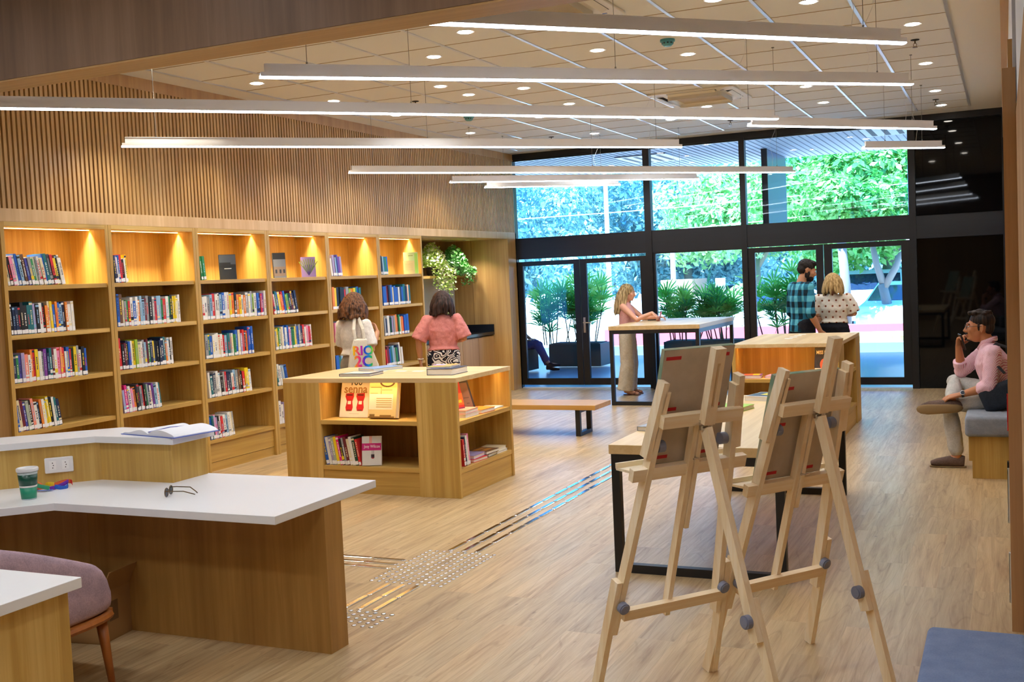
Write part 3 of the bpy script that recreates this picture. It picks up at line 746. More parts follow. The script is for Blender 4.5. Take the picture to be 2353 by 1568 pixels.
# ------------------------------------------------------------------ reception desk
t = thing('reception_desk', 'oak reception desk with white worktop and raised white counter at its back', 'desk', (0, 0, 0))
MB().prism([(-2.945, 3.855), (-2.955, 4.715), (-4.72, 4.715), (-5.5, 3.935), (-5.0, 3.105), (-4.27, 3.855)], .712, .75).build('worktop', WHITE, t, bevel=.002)
MB().prism([(-2.953, 4.24), (-2.953, 4.385), (-4.52, 4.385), (-5.3, 3.605), (-5.2, 3.505), (-4.46, 4.24)], 0, .712).build('panel', wood('desk_oak', '#966C36', '#BC9050', 'Z', fine=20, c3='#A87E42'), t)
MB().prism([(-4.025, 4.425), (-4.025, 4.70), (-4.635, 4.70), (-5.34, 3.995), (-5.15, 3.80), (-4.525, 4.425)], .75, .958).build('counter_panel', WZ, t)
MB().prism([(-3.985, 4.395), (-3.985, 4.725), (-4.65, 4.725), (-5.45, 3.925), (-5.2, 3.70), (-4.53, 4.395)], .958, .994).build('counter_top', WHITE, t, bevel=.002)
MB().loft([(-4.60, 4.15, .71), (-4.585, 4.14, .6), (-4.61, 4.10, .52), (-4.6, 4.13, .42), (-4.58, 4.12, .28)], [.004]*5, n=8).build('cable', flat('cable_brown', '#2A1A10', .6), t)
t = thing('side_desk', 'white topped oak desk wing in the bottom left corner', 'desk', (0, 0, 0))
MB().box(-4.6, -3.035, 1.6, 2.84, .712, .75).build('worktop', WHITE, t, bevel=.002)
MB().box(-4.6, -3.075, 2.70, 2.81, 0, .712).box(-3.2, -3.075, 1.7, 2.70, 0, .712).build('panel', WZ, t)
# power outlet on the splayed part of the counter (normal along (1,-1)); plate proud of the panel
t = thing('power_outlet', 'white double power outlet on the counter panel', 'outlet', (-4.672, 4.272, .855), R(45))
MB().rbox(-.072, .072, -.012, 0, -.042, .042, .006).build('plate', WPLAST, t)
for x in (-.032, .032):
    MB().box(x - .017, x + .017, -.0135, -.011, -.024, .024).build('socket', flat('socket_white', '#F6F7F8', .3), t)
    m = MB()
    for dz in (-.013, 0, .013): m.cyl((x + (.004 if dz == 0 else 0), -.0142, dz), (x + (.004 if dz == 0 else 0), -.012, dz), .0028, n=8)
    m.build('socket_hole', INK, t)
# open notebook on the counter
t = thing('notebook', 'open blank notebook with a blue back cover lying on the raised white counter', 'notebook', (-4.16, 4.575, .9945), R(-12))
MB().box(-.235, .235, -.15, .15, 0, .003).build('cover', flat('notebook_blue', '#4A66C0', .5), t)
m = MB(); n = 12; vs = []; 
for side in (-1, 1):
    prof = []
    for k in range(n + 1):
        u = k / n; hgt = (.008 + .028*math.sin(math.pi*min(1, u*1.25))*(1 - u)) if side < 0 else (.008 + .045*math.sin(math.pi*(u**.8))*(.55))
        prof.append((side*u*.225, .004 + hgt*(1 if u < .98 else .4)))
    vs = [(x, -.142, z) for x, z in prof] + [(x, .142, z) for x, z in prof] + [(x, -.142, .0032) for x, z in prof] + [(x, .142, .0032) for x, z in prof]
    K = n + 1; fs = []
    for k in range(n):
        fs += [(k, k+1, K+k+1, K+k), (2*K+k, 3*K+k, 3*K+k+1, 2*K+k+1), (k, 2*K+k, 2*K+k+1, k+1), (K+k, K+k+1, 3*K+k+1, 3*K+k)]
    fs.append((n, 2*K+n, 3*K+n, K+n)); fs.append((0, K, 3*K, 2*K))
    m.add(vs, fs)
m.build('pages', flat('blank_pages', '#EDEFF4', .7), t, smooth=False)
MB().loft([(-.01, -.13, .02), (.0, 0, .03), (-.005, .13, .02)], [(.008, .002)]*3, ref=(1, 0, 0), n=8).build('ribbon', flat('ribbon_blue', '#2B3FA0', .5), t)
# cup
t = thing('cup', 'clear tumbler with green wrap and white lid on the desk', 'cup', (-4.492, 3.905, .7505))
GRN = flat('cup_green', '#1E8C6C', .35); GRN2 = flat('cup_dark_green', '#0F4A3A', .3)
MB().lathe([(.033, 0), (.035, .003), (.045, .115), (.049, .148), (.047, .148), (.043, .115), (.033, .006)], n=32).build('body', flat('cup_shell', '#B9C9CC', .12), t, smooth=True)
MB().lathe([(.0362, .006), (.0412, .062)], n=32).build('sleeve', GRN, t, smooth=True)
MB().lathe([(.0421, .072), (.0471, .128)], n=32).build('sleeve', GRN2, t, smooth=True)
MB().lathe([(.0415, .063), (.0421, .071)], n=32).build('band', flat('cup_band', '#E8E2E2', .4), t, smooth=True)
MB().lathe([(.052, .142), (.053, .146), (.053, .156), (.050, .160), (.044, .161), (.043, .157), (.0, .157)], n=32).build('lid', flat('cup_lid', '#E4E6E8', .3), t, smooth=True)
# lanyard
t = thing('lanyard', 'rainbow patterned lanyard with blue end coiled beside the cup', 'lanyard', (-4.58, 4.15, .7505), R(38))
def ribbon(pts, w, up=(0, 0, 1)): return MB().loft(pts, [(w, .0012)]*len(pts), ref=up, n=8)
lan_cols = ['#D62E34', '#F0C21E', '#1F5FC4', '#EE6A2E', '#3FA87A', '#7A2FB0']
for k in range(6):
    pts = []
    for j in range(9):
        a = (k*8 + j)/48*2*math.pi*2.1
        rx, ry = .085 - .010*(k % 3), .032 - .004*(k % 2)
        pts.append((rx*math.cos(a) + .03*math.sin(a*.5), ry*math.sin(a), .018 + .013*math.sin(a*1.7 + k) + .0006*k))
    ribbon(pts, .0105).build('strap', flat(f'lanyard_{k}', lan_cols[k], .6), t)
ribbon([(-.08, -.03, .012), (-.10, -.045, .008), (-.04, -.06, .006), (.0, -.055, .006)], .012, up=(0, 1, 0)).build('end_tab', flat('lanyard_tab', '#1E56B8', .5), t)
ribbon([(-.1, .0, .02), (-.125, .01, .038), (-.10, .03, .048), (-.07, .02, .03), (-.06, .0, .012)], .009, up=(0, 1, 0)).build('strap', flat('lanyard_loop', '#E0522C', .6), t)
# spectacles
t = thing('spectacles', 'folded tortoiseshell spectacles lying on the white worktop', 'spectacles', (-3.79, 4.13, .7505), R(-66))
TORT = flat('tortoise', '#5A4426', .25)
m = MB()
for s in (-1, 1):
    pts = [(s*.034 + .026*math.cos(a), 0, .024 + .021*math.sin(a)) for a in [2*math.pi*k/16 for k in range(17)]]
    m.loft(pts, [.0026]*17, n=6, cap=False)
m.loft([(-.009, 0, .028), (0, -.003, .032), (.009, 0, .028)], [.0022]*3, n=6); m.build('frame', TORT, t, smooth=True)
for s in (-1, 1):
    MB().loft([(s*.060, 0, .034), (s*.062, .02, .034), (s*.055, .09, .030), (s*.03, .125, .012), (s*.02, .135, .006)], [.0026]*5, n=6).build('temple', TORT, t, smooth=True)
    MB().ell((s*.034, 0, .024), (.024, .0008, .019)).build('lens', GLASS, t)
# cardboard boxes under the desk
t = thing('cardboard_box', 'open cardboard box on the floor under the desk', 'box', (-4.50, 3.96, 0), R(8))
CARD = flat('cardboard', '#9C7648', .85)
MB().box(0, .34, 0, .005, 0, .26).box(0, .34, .265, .27, 0, .26).box(0, .005, .005, .265, 0, .26).box(.335, .34, .005, .265, 0, .26).box(0, .34, 0, .27, 0, .005).build('carton', CARD, t)
MB().bar((.34, .135, .26), (.40, .135, .37), .27, .004, up=(1, 0, 0)).build('flap', CARD, t)
MB().box(.341, .3405, .06, .13, .10, .2).box(.12, .19, -.001, .0, .08, .17).build('label', flat('carton_label', '#6E5230', .8), t)
MB().box(.125, .185, -.0016, -.0008, .10 + .0, .12).box(.125, .185, -.0016, -.0008, .135, .15).build('print', INK, t)
# armchair
t = thing('armchair', 'mauve upholstered chair with tapered wooden legs inside the reception desk', 'chair', (-4.01, 3.27, 0), R(-90))
MAUVE = fabric('mauve_cloth', '#B49AA4', '#94808C', 160); CHW = wood('chair_wood', '#8E4E1E', '#B06A2C', 'Z', fine=20)
m = MB(); K = 28; rings = []
def shell_pt(a):   # plan curve of the back, open to -x
    return (.02 + .34*max(math.cos(a), -1), .41*math.sin(a))
for k in range(K + 1):
    a = -R(128) + R(256)*k/K
    ex = abs(a)/R(128)
    sx, sy = math.copysign(abs(math.cos(a))**.55, math.cos(a)), math.copysign(abs(math.sin(a))**.55, math.sin(a))
    ox, oy = .40*sx, .42*sy; nx, ny = sx, sy; top = .80 - .24*max(0, (.40 - ox)/.70)**1.2 - .10*max(0, (ex - .88)/.12)**1.6
    pr = []
    for (dn, z) in ((-.075, .37), (-.005, .365), (.0, .40), (.004, top - .06), (-.012, top - .012), (-.038, top), (-.066, top - .015), (-.080, top - .06), (-.08, .42)):
        pr.append((ox + nx*dn*(.9), oy + ny*dn*.9, z))
    rings.append(pr)
vs = [p for r in rings for p in r]; q = 9; fs = []
for k in range(K):
    for j in range(q):
        j2 = (j+1) % q; fs.append((k*q+j, (k+1)*q+j, (k+1)*q+j2, k*q+j2))
fs.append(tuple(range(q))); fs.append(tuple(K*q + j for j in range(q))[::-1])
m.add(vs, fs); o = m.build('backrest', MAUVE, t, smooth=True); sb = o.modifiers.new('s', 'SUBSURF'); sb.levels = sb.render_levels = 1
MB().rbox(-.34, .32, -.33, .33, .36, .45, .04).build('seat', MAUVE, t, smooth=True)
m = MB(); pts = []
for k in range(K + 1):
    a = -R(124) + R(248)*k/K; sx, sy = math.copysign(abs(math.cos(a))**.55, math.cos(a)), math.copysign(abs(math.sin(a))**.55, math.sin(a))
    pts.append((.385*sx, .405*sy, .345))
m.loft(pts, [(.02, .024)]*len(pts), ref=(0, 0, 1), n=8); m.box(-.32, .31, -.35, .35, .33, .362); m.build('seat_frame', CHW, t, smooth=False)
for x, y in ((.30, .33), (.30, -.33), (-.24, .355), (-.24, -.355)):
    MB().loft([(x, y, .345), (x*1.1, y*1.07, .0)], [.026, .013], n=14).build('leg', CHW, t, smooth=True)

# ------------------------------------------------------------------ easels and the canvases on them
PAPERB = fabric('brown_paper', '#CBBFAE', '#B8AC9A', 14, bump=.08); RTAPE = flat('red_tape', '#C41F2C', .5); KNOB = flat('grey_knob', '#8088A0', .5)
CANV = fabric('canvas_front', '#C9B79A', '#7A9A86', 10)
SLP = .30
def fp(a, z, off=0.0): return V((a, off - SLP*z, z))       # point on the leaning front frame; local -y is the rear side
def easel(label, loc, rz, tray_z, bar_z, rear):
    t = thing('easel', label, 'easel', loc, rz, 'pine studio easels')
    n = V((0, 1, SLP)).normalized()
    for s in (-1, 1):
        e = lambda z: s*(.29 - .094*z)
        # upper extension sits outside the leg, lower extension inside
        MB().bar(fp(e(.30), .30), fp(e(1.30) , 1.30), .026, .045, up=n).build('leg', PINE, t)
        MB().bar(fp(e(1.04) + s*.024, 1.04), fp(e(1.33) + s*.014, 1.335), .026, .045, up=n).build('leg_extension', PINE, t)
        MB().bar(fp(e(0) + s*.012, .004), fp(e(.53) + s*.030, .53), .026, .045, up=n).build('leg_extension', PINE, t)
        c = fp(e(.42), .42, -.03); k = MB().cyl(c, c - n*.022, .024, n=20).cyl(c - n*.022, c - n*.027, .019, n=20).cyl(c - n*.027, c - n*.0275, .008, n=12); k.build('knob', KNOB, t)
        c = fp(e(1.1) - s*.02, 1.075, .005); MB().cyl(c, c - V((s*.03, 0, 0)), .024, n=20).build('knob', KNOB, t)
    MB().bar(fp(-.19, bar_z, -.035), fp(.19, bar_z, -.035), .032, .05, up=n.cross(V((1, 0, 0)))).build('crossbar', PINEX, t)
    MB().bar(fp(-.245, .385, -.036), fp(.245, .385, -.036), .028, .045, up=n.cross(V((1, 0, 0)))).build('lower_bar', PINEX, t)
    # slotted mast: two rails and end blocks above, single mast below
    m = MB()
    for s in (-1, 1): m.bar(fp(s*.016, bar_z - .02, -.072), fp(s*.016, 1.455, -.072), .018, .036, up=n)
    m.bar(fp(0, 1.40, -.072), fp(0, 1.455, -.072), .016, .036, up=n).bar(fp(0, bar_z - .02, -.072), fp(0, bar_z + .05, -.072), .016, .036, up=n)
    m.build('mast', PINE, t)
    m = MB().bar(fp(-.013, .34, -.012), fp(-.013, bar_z + .01, -.012), .022, .034, up=n).bar(fp(.013, .72, -.018), fp(.013, bar_z, -.018), .020, .028, up=n); m.build('mast', PINE, t)
    # tray
    q = n.cross(V((1, 0, 0)))
    m = MB().bar(fp(-.275, tray_z - .012, -.004), fp(.275, tray_z - .012, -.004), .03, .05, up=q)
    m.bar(fp(-.275, tray_z, .055), fp(.275, tray_z, .055), .10, .010, up=(0, 0, 1)).bar(fp(-.275, tray_z + .012, .105), fp(.275, tray_z + .012, .105), .014, .022, up=(0, 0, 1))
    m.build('tray', PINEX, t)
    # hinge, rear leg and its extension
    zt = bar_z - .03; top = fp(0, zt, -.06)
    MB().cbox(top + V((0, -.004, .004)), (.05, .012, .04)).cyl(top + V((-.028, -.008, .0)), top + V((.028, -.008, .0)), .006, n=10).build('hinge', CHROME, t)
    foot = V((0, -rear, .004)); d = (foot - top)
    MB().bar(top + V((0, -.01, -.01)), top + d*.68, .045, .026, up=(1, 0, 0)).build('rear_leg', PINE, t)
    MB().bar(top + d*.55 + V((.026, 0, 0)), foot + V((.026, 0, 0)), .045, .024, up=(1, 0, 0)).build('leg_extension', PINE, t)
    c = top + d*.615 + V((-.013, -.0, 0)); MB().cyl(c, c + V((-.022, 0, 0)), .026, n=20).cyl(c + V((-.022, 0, 0)), c + V((-.027, 0, 0)), .02, n=20).build('knob', KNOB, t)
    MB().cyl(fp(0, tray_z + .03, -.028), fp(0, tray_z + .03, -.055), .004, n=8).bar(fp(-.022, tray_z + .03, -.052), fp(.022, tray_z + .03, -.052), .008, .004).build('wing_nut', CHROME, t)
    return t
def canvas(label, loc, rz, w, h, z0, tapes, xoff=0):
    t = thing('painting', label, 'painting', loc, rz, 'framed works resting on the easels')
    M = Matrix.Translation(fp(xoff, z0, .026)) @ Matrix.Rotation(math.atan(SLP), 4, 'X')
    MB().xf(M).box(-w/2, w/2, 0, .020, 0, h).build('board', CANV, t)
    MB().xf(M).box(-w/2 + .002, w/2 - .002, -.001, 0, .002, h - .002).build('backing_paper', PAPERB, t)
    for x, z in tapes: MB().xf(M).box(x - .035, x + .035, -.0018, -.0008, z - .007, z + .007).build('tape', RTAPE, t)
    return t
LATA = math.atan2(.808, .589)
e2 = (-1.038, 4.809, 0); e1 = (-1.386, 4.34, 0)
easel('pine easel on the right, backed by a small painting, behind the other easel', e2, LATA, .84, 1.165, .745)
easel('pine easel on the left, nearest the work table corner, with a taller painting', e1, LATA - R(2), .985, 1.18, .80)
canvas('smaller taped painting on the right easel, seen from its paper back', e2, LATA, .37, .475, .853, [(-.10, .41), (.12, .41), (-.11, .25), (-.11, .03), (.10, .03)], -.015)
canvas('taller taped painting on the left easel, seen from its paper back', e1, LATA - R(2), .335, .475, .998, [(-.12, .44), (.11, .44), (-.11, .23), (.10, .23), (-.12, .03), (.09, .03)], -.01)

# ------------------------------------------------------------------ seats along the right-hand wall
GREYC = fabric('grey_cushion', '#8E939C', '#7C818A', 200); BLUEC = fabric('blue_cushion', '#8093B8', '#6F82AA', 160)
t = thing('window_seat', 'built-in oak bench with grey cushion the man sits on', 'bench', (0, 0, 0))
MB().box(-.265, .45, 9.27, 11.6, .0, .335).box(-.29, -.265, 9.27, 11.6, .14, .335).build('base', WZ, t)
MB().rbox(-.315, .45, 9.22, 11.6, .337, .50, .03).build('cushion', GREYC, t, smooth=True)
t = thing('window_seat', 'blue cushioned bench end in the bottom right corner', 'bench', (0, 0, 0))
MB().box(-.24, .05, 3.02, 4.03, 0, .30).build('base', WZ, t)
MB().rbox(-.275, .052, 2.9, 4.06, .302, .45, .025).build('cushion', BLUEC, t, smooth=True)
t = thing('cushion', 'grey scatter cushion on the built-in bench behind the man', 'cushion', (0, 0, 0))
MB().rbox(-.12, .0, 10.25, 10.6, .503, .70, .05).build('cover', GREYC, t, smooth=True)
# right-hand bookcase seen edge-on
t = thing('bookcase', 'oak bookcase seen edge-on along the right wall', 'bookcase', (0, 0, 0))
for y in (5.505, 6.4, 7.3, 8.2, 9.1): MB().box(.0, .42, y, y + .036, 0, 2.44).build('side_panel', WZ, t)
MB().box(.41, .42, 5.54, 9.1, 0, 2.44).build('back_panel', WZ, t)
for z in (.10, .48, .86, 1.24, 1.62, 2.0, 2.44): MB().box(.012, .41, 5.541, 9.10, z - .036, z).build('shelf', WY, t)
g = 'books at the edge of the right wall bookcase'
for i, (y, z, h, tt, c, c2) in enumerate(((5.62, .482, .26, .03, 'white', 'black'), (5.70, .482, .28, .035, 'black', 'yellow'), (5.78, .482, .25, .03, 'cream', 'white'), (5.60, .102, .24, .03, 'white', 'grey'),
        (8.62, .482, .27, .03, 'red', 'white'), (8.70, .482, .25, .03, 'green', 'white'), (8.79, .482, .24, .03, 'white', 'red'))):
    o = book_mesh(tt, h, .16, c, c2); o.rotation_euler = (0, 0, R(180)); o.location = (-.008, y, z)
    tag(o, f'{c} book on ' + ('the low' if z < .2 else 'a lower') + ' shelf of the edge-on bookcase, ' + ['nearest', 'second nearest', 'third nearest', 'lowest', 'fourth from camera', 'fifth from camera', 'farthest'][i], 'book', g)

# ------------------------------------------------------------------ kitchenette niche
t = thing('counter', 'dark stone topped kitchenette counter in the niche by the glass', 'counter', (0, 0, 0))
MB().box(-7.99, -7.44, 12.68, 15.395, 0, .10).box(-7.99, -7.36, 12.68, 15.395, .10, .87).build('cabinet', WZ, t)
for k in range(5): MB().box(-7.36, -7.342, 12.70 + .54*k, 13.23 + .54*k, .11, .86).build('door', wood(f'door_oak_{k}', '#AE8450', '#CCA46C', 'Z'), t, bevel=.002)
ST = flat('dark_stone', '#1B1E26', .18)
MB().box(-7.99, -7.325, 12.68, 15.397, .885, .93).build('worktop', ST, t); MB().box(-7.99, -7.325, 15.375, 15.397, .93, 1.045).box(-7.99, -7.97, 12.68, 15.375, .93, 1.045).build('upstand', ST, t)
t = thing('wall_shelf', 'oak wall shelf holding two trailing plants', 'shelf', (0, 0, 0))
MB().box(-7.995, -7.70, 12.7, 15.39, 1.80, 1.84).build('board', WY, t)
struct(MB().box(-8.0, -7.985, 12.68, 15.37, 1.05, 1.795).build('trim_13', flat('white_splash', '#D4D6DA', .35)))
def leafy(name, label, loc, col, col2, n, spread, drop, seed, lz=.045):
    rnd = random.Random(seed); t = thing(name, label, 'plant', loc, 0, 'plants on the niche shelf')
    MB().lathe([(.075, 0), (.095, .02), (.11, .13), (.105, .14), (.09, .13), (.08, .03)], n=20).build('pot', flat('pot_dark', '#2C211C', .6), t, smooth=True)
    m = MB(); st = MB()
    for i in range(n):
        a = rnd.uniform(0, 6.283); r = rnd.random()**.6
        tr = rnd.random() < .45
        px, py = spread[0]*r*math.cos(a), spread[1]*r*math.sin(a)
        if tr and px > -.02: pz = .12 - drop*rnd.random()**1.1*(.4 + .6*max(0, math.sin(a*3 + seed))) ; px = abs(px) + .13; py *= .9
        else: pz = .13 + spread[2]*(1 - r*r)*rnd.random()**.7
        px = max(px, -.15); d = V((rnd.uniform(-1, 1), rnd.uniform(-1, 1), rnd.uniform(-.8, .5))).normalized(); u = d.orthogonal().normalized(); w = d.cross(u)
        s = lz*rnd.uniform(.6, 1.15); c = V((px, py, pz)); m.mat(0 if rnd.random() < .6 else 1)
        m.add([c - d*s*.5, c + w*s*.36 + u*.004, c + d*s*.6, c - w*s*.36 + u*.004], [(0, 1, 2, 3)])
    m.build('foliage', [flat(name + '_leaf_a', col, .5), flat(name + '_leaf_b', col2, .5)], t); return t
leafy('potted_pothos', 'pale variegated trailing plant spilling from the niche shelf', (-7.80, 14.35, 1.841), '#BCDE66', '#F6F8D6', 2300, (.22, .30, .38), .85, 3, .05)
leafy('potted_ivy', 'darker green bushy ivy to the right of the pale trailing plant', (-7.80, 15.05, 1.841), '#58A848', '#B8E4B0', 1600, (.22, .30, .34), .30, 8, .055)
# ------------------------------------------------------------------ linear pendants
PEND = [((-3.05, 4.14), (-.51, 6.698), 'nearest long linear pendant, half hidden by the lintel', 0), ((-3.962, 5.282), (-.585, 8.278), 'second long linear pendant from the camera, wholly below the tiles', 0),
        ((-6.2, 4.79), (-1.738, 9.395), 'long linear pendant running off the left side of the picture', 0), ((-2.025, 9.637), (-.592, 11.237), 'short linear pendant on the right, before the window mullion', 1),
        ((-6.691, 6.995), (-2.957, 10.79), 'linear pendant hanging in front of the slatted wall, fourth long one', 0), ((-1.394, 12.5), (-.608, 13.179), 'shortest linear pendant, beside the black glass panel', 1),
        ((-6.578, 10.278), (-2.544, 14.873), 'long linear pendant crossing the upper windows', 0), ((-6.356, 12.255), (-3.798, 14.687), 'middle one of the three pendants crossing the left upper window', 1), ((-6.394, 13.343), (-4.911, 14.65), 'farthest linear pendant, lowest in the upper left window', 1)]
for a, b, lab, short in PEND:
    a, b = V((*a, 0)), V((*b, 0)); L = (b - a).length; ang = math.atan2(b.y - a.y, b.x - a.x)
    t = thing('linear_pendant', lab + ', white light', 'pendant light', (a.x, a.y, 2.985), ang, 'linear pendants')
    MB().box(.03, L - .03, -.014, .014, .034, .086).box(.03, L - .03, -.018, .018, .082, .086).build('housing', ALU, t)
    MB().box(.005, L - .005, -.034, .034, .010, .034).build('tray', ALU, t)
    MB().loft([(0, 0, .008), (L, 0, .008)], [(.0075, .028)]*2, ref=(0, 0, 1), n=14).build('diffuser', LED, t)
    for x in ([.28, L - .28] + ([L/2] if L > 4 else [])):
        MB().cyl((x, 0, .084), (x, 0, ZC - 2.986), .0022, n=6).cyl((x, 0, .085), (x, 0, .10), .006, n=8).cyl((x, 0, ZC - 2.999), (x, 0, ZC - 2.9905), .012, n=10).build('cable', WIRE, t)
    x = L - .36
    MB().loft([(x, 0, .088), (x + .03, .015, .2), (x - .02, .02, .38), (x + .06, .0, .55), (x + .07, 0, ZC - 2.995)], [.0018]*5, n=6).build('cord', WPLAST, t)

# ------------------------------------------------------------------ recessed downlights
DL = [(-3.80, 7.706), (-4.444, 8.381), (-6.36, 8.432), (-6.36, 9.716), (-5.07, 9.67), (-5.065, 10.283), (-4.446, 10.298), (-4.439, 11.56), (-3.174, 8.999), (-2.554, 9.663), (-1.286, 8.337), (-.66, 9.625),
      (-.682, 11.599), (-.70, 13.538), (-.70, 14.845), (-1.934, 12.194), (-1.949, 13.539), (-3.194, 12.854), (-6.342, 10.974), (-5.092, 12.247), (-5.097, 14.19), (-6.373, 12.937), (-3.857, 13.621), (-2.578, 14.858), (-1.875, 7.857),
      (-6.36, 7.08), (-5.07, 6.4), (-3.8, 5.75), (-1.93, 5.75)]
DLC = (1, .86, .66)
for i, (x, y) in enumerate(DL):
    vis = i < 25
    t = thing('downlight', 'small round recessed ceiling downlight, glowing white', 'downlight', (x, y, ZC - .006), 0, 'recessed ceiling downlights')
    MB().lathe([(.056, -.002), (.072, -.004), (.074, -.001), (.074, .003), (.056, .003)], n=24).build('rim', WPLAST, t)
    MB().lathe([(.0555, -.001), (.0555, -.0035), (.05, -.006), (.0, -.0075)], n=24).build('lens', DOWN, t)
    wall = x < -6
    spot('downlight_lamp', (0, 0, -.012), 62 if wall else 34, DLC if wall else (1, .97, .92), 96 if wall else 110, .5, parent=t)
for x, y in ((-5.2, 2.4), (-3.4, 2.4), (-1.4, 2.4), (-4.4, .6), (-2.4, .6), (-.5, .6), (-3.4, -1.3), (-1.4, -1.3)):  # unseen lamps added around the camera to brighten lintel, desk and easels
    t = thing('downlight', 'recessed ceiling downlight in the foyer behind the lintel', 'downlight', (x, y, ZC), 0, 'added foreground downlights')
    MB().lathe([(.07, -.002), (.09, -.004), (.09, .0), (.07, .0)], n=20).build('rim', WPLAST, t); MB().lathe([(.069, -.001), (0, -.003)], n=20).build('lens', DOWN, t)
    spot('downlight_lamp', (0, 0, -.012), 60, (.94, .97, 1), 150, .7, rad=.22, parent=t)
for i, (x, y) in enumerate(((-7.55, 14.1), (-7.52, 14.95))):
    t = thing('downlight', 'recessed downlight in the niche soffit, ' + ('left' if i == 0 else 'right') + ' of two', 'downlight', (x, y, 2.366), 0, 'niche soffit downlights')
    MB().lathe([(.04, -.002), (.052, -.003), (.052, .0005), (.04, .0005)], n=20).build('rim', WPLAST, t)
    MB().lathe([(.039, -.0005), (.0, -.002)], n=20).build('lens', DOWN, t)
    spot('downlight_lamp', (0, 0, -.008), 46, (1, .90, .76), 120, .8, parent=t)

# ------------------------------------------------------------------ cassette air conditioners
CREAM = flat('cassette_cream', '#DCD6C8', .5); DARKV = flat('vent_dark', '#2A2620', .7)
def cassette(label, x, y):
    t = thing('air_conditioner', label, 'air conditioner', (x, y, ZC - .005), 0, 'ceiling cassettes')
    MB().rbox(-.475, .475, -.475, .475, -.022, 0, .008).build('frame', CREAM, t)
    MB().rbox(-.30, .30, -.30, .30, -.034, -.0225, .05).build('grille_frame', CREAM, t)
    m = MB()
    for k in range(36): m.box(-.25, .25, -.252 + .0144*k, -.252 + .0144*k + .006, -.037, -.0345)
    m.build('grille', flat('grille_cream', '#C9B99A', .6), t)
    for a in range(4):
        M = Matrix.Rotation(a*math.pi/2, 4, 'Z')
        MB().xf(M).box(-.27, .27, .345, .42, -.0235, -.0222).build('outlet', DARKV, t)
        MB().xf(M @ Matrix.Translation((0, .40, -.027)) @ Matrix.Rotation(R(24), 4, 'X')).box(-.26, .26, -.035, .02, -.003, .003).build('louvre', CREAM, t)
    MB().box(.30, .34, -.33, -.315, -.0245, -.0222).box(.335, .37, .36, .375, -.0245, -.0222).build('badge', flat('badge_blue', '#24408C', .4), t)
    return t
cassette('cream ceiling cassette air conditioner above the far island', -3.05, 12.0)
cassette('cream ceiling cassette air conditioner cut by the top of the picture', -3.0, 7.33)
# ------------------------------------------------------------------ sprinklers and detectors
for x, y, w in ((-.69, 10.31, 'near the right wall, nearer one'), (-.735, 14.27, 'near the right wall, beside the farther downlights'), (-5.70, 10.28, 'left of centre, above the long pendant'), (-5.70, 14.10, 'before the left upper window'), (-3.24, 14.27, 'before the middle upper window')):
    t = thing('sprinkler', f'small pendent ceiling sprinkler {w}', 'sprinkler', (x, y, ZC - .006), 0, 'ceiling sprinklers')
    MB().lathe([(.038, -.001), (.036, -.006), (.012, -.010), (.010, 0), (.03, .0)], n=18).build('escutcheon', DARKV, t)
    m = MB().cyl((0, 0, -.008), (0, 0, -.035), .006, n=10).cyl((0, 0, -.066), (0, 0, -.069), .022, n=16)
    for s in (-1, 1): m.loft([(s*.006, 0, -.03), (s*.015, 0, -.045), (s*.004, 0, -.066)], [.0025]*3, n=6)
    m.build('head', flat('brass_dark', '#6E5A40', .35, .8), t)
for x, y, w in ((-2.54, 8.96, 'over the second pendant, right of centre'), (-5.74, 11.63, 'below the third pendant, left of centre')):
    t = thing('smoke_detector', f'teal ceiling smoke detector {w}', 'smoke detector', (x, y, ZC - .006), 0, 'smoke detectors')
    MB().lathe([(.062, 0), (.062, -.018), (.05, -.022), (.048, -.04), (.03, -.055), (0, -.057)], n=24).build('body', flat('detector_teal', '#4C9AA4', .4), t)
    m = MB()
    for k in range(10):
        a = 2*math.pi*k/10; m.xf(Matrix.Rotation(a, 4, 'Z')).box(.046, .0495, -.006, .006, -.038, -.025)
    m.build('vent', INK, t)

# ------------------------------------------------------------------ tactile paving
def capsule(L, w, h):
    m = MB(); n = 8; r = w/2; o = []; i = []
    for s, x0 in ((1, L/2 - r), (-1, -L/2 + r)):
        for k in range(n + 1):
            a = -math.pi/2 + math.pi*k/n + (0 if s > 0 else math.pi); o.append((x0 + r*math.cos(a), r*math.sin(a))); i.append((x0 + r*.72*math.cos(a), r*.72*math.sin(a)))
    N = len(o); m.add([(x, y, 0) for x, y in o] + [(x, y, h*.45) for x, y in o] + [(x, y, h) for x, y in i],
        [(k, (k+1) % N, N + (k+1) % N, N + k) for k in range(N)] + [(N + k, N + (k+1) % N, 2*N + (k+1) % N, 2*N + k) for k in range(N)] + [tuple(2*N + k for k in range(N))])
    return m
bars = []
for r_, x in enumerate((-3.32, -3.224, -3.13)):
    for k in range(18): bars.append((x, 6.268 + .262*k, 90, 'in the strip leading from the studs towards the glass doors'))
    for k in range(2): bars.append((x + .012, 5.25 - .248*k, 90, 'in the short run between the two stud fields'))
for y in (5.856, 5.760, 5.666):
    for k in range(4): bars.append((-3.60 - .25*k, y, 0, 'in the branch leading from the studs to the reception desk'))
proto = None
for x, y, a, w in bars:
    if proto is None: o = proto = capsule(.245, .036, .005).build('tactile_bar', STEEL)
    else: o = proto.copy(); COL.objects.link(o)
    o.location = (x, y, .0002); o.rotation_euler = (0, 0, R(a)); tag(o, f'polished steel tactile bar {w}', 'tactile bar', f'tactile bars {w}')
proto = None; studs = []
for i in range(10):
    for j in range(15): studs.append((-3.45 + .0515*i, 5.40 + .0513*j, 'large'))
for i in range(10):
    for j in range(5): studs.append((-3.45 + .0515*i, 4.645 + .0525*j, 'small'))
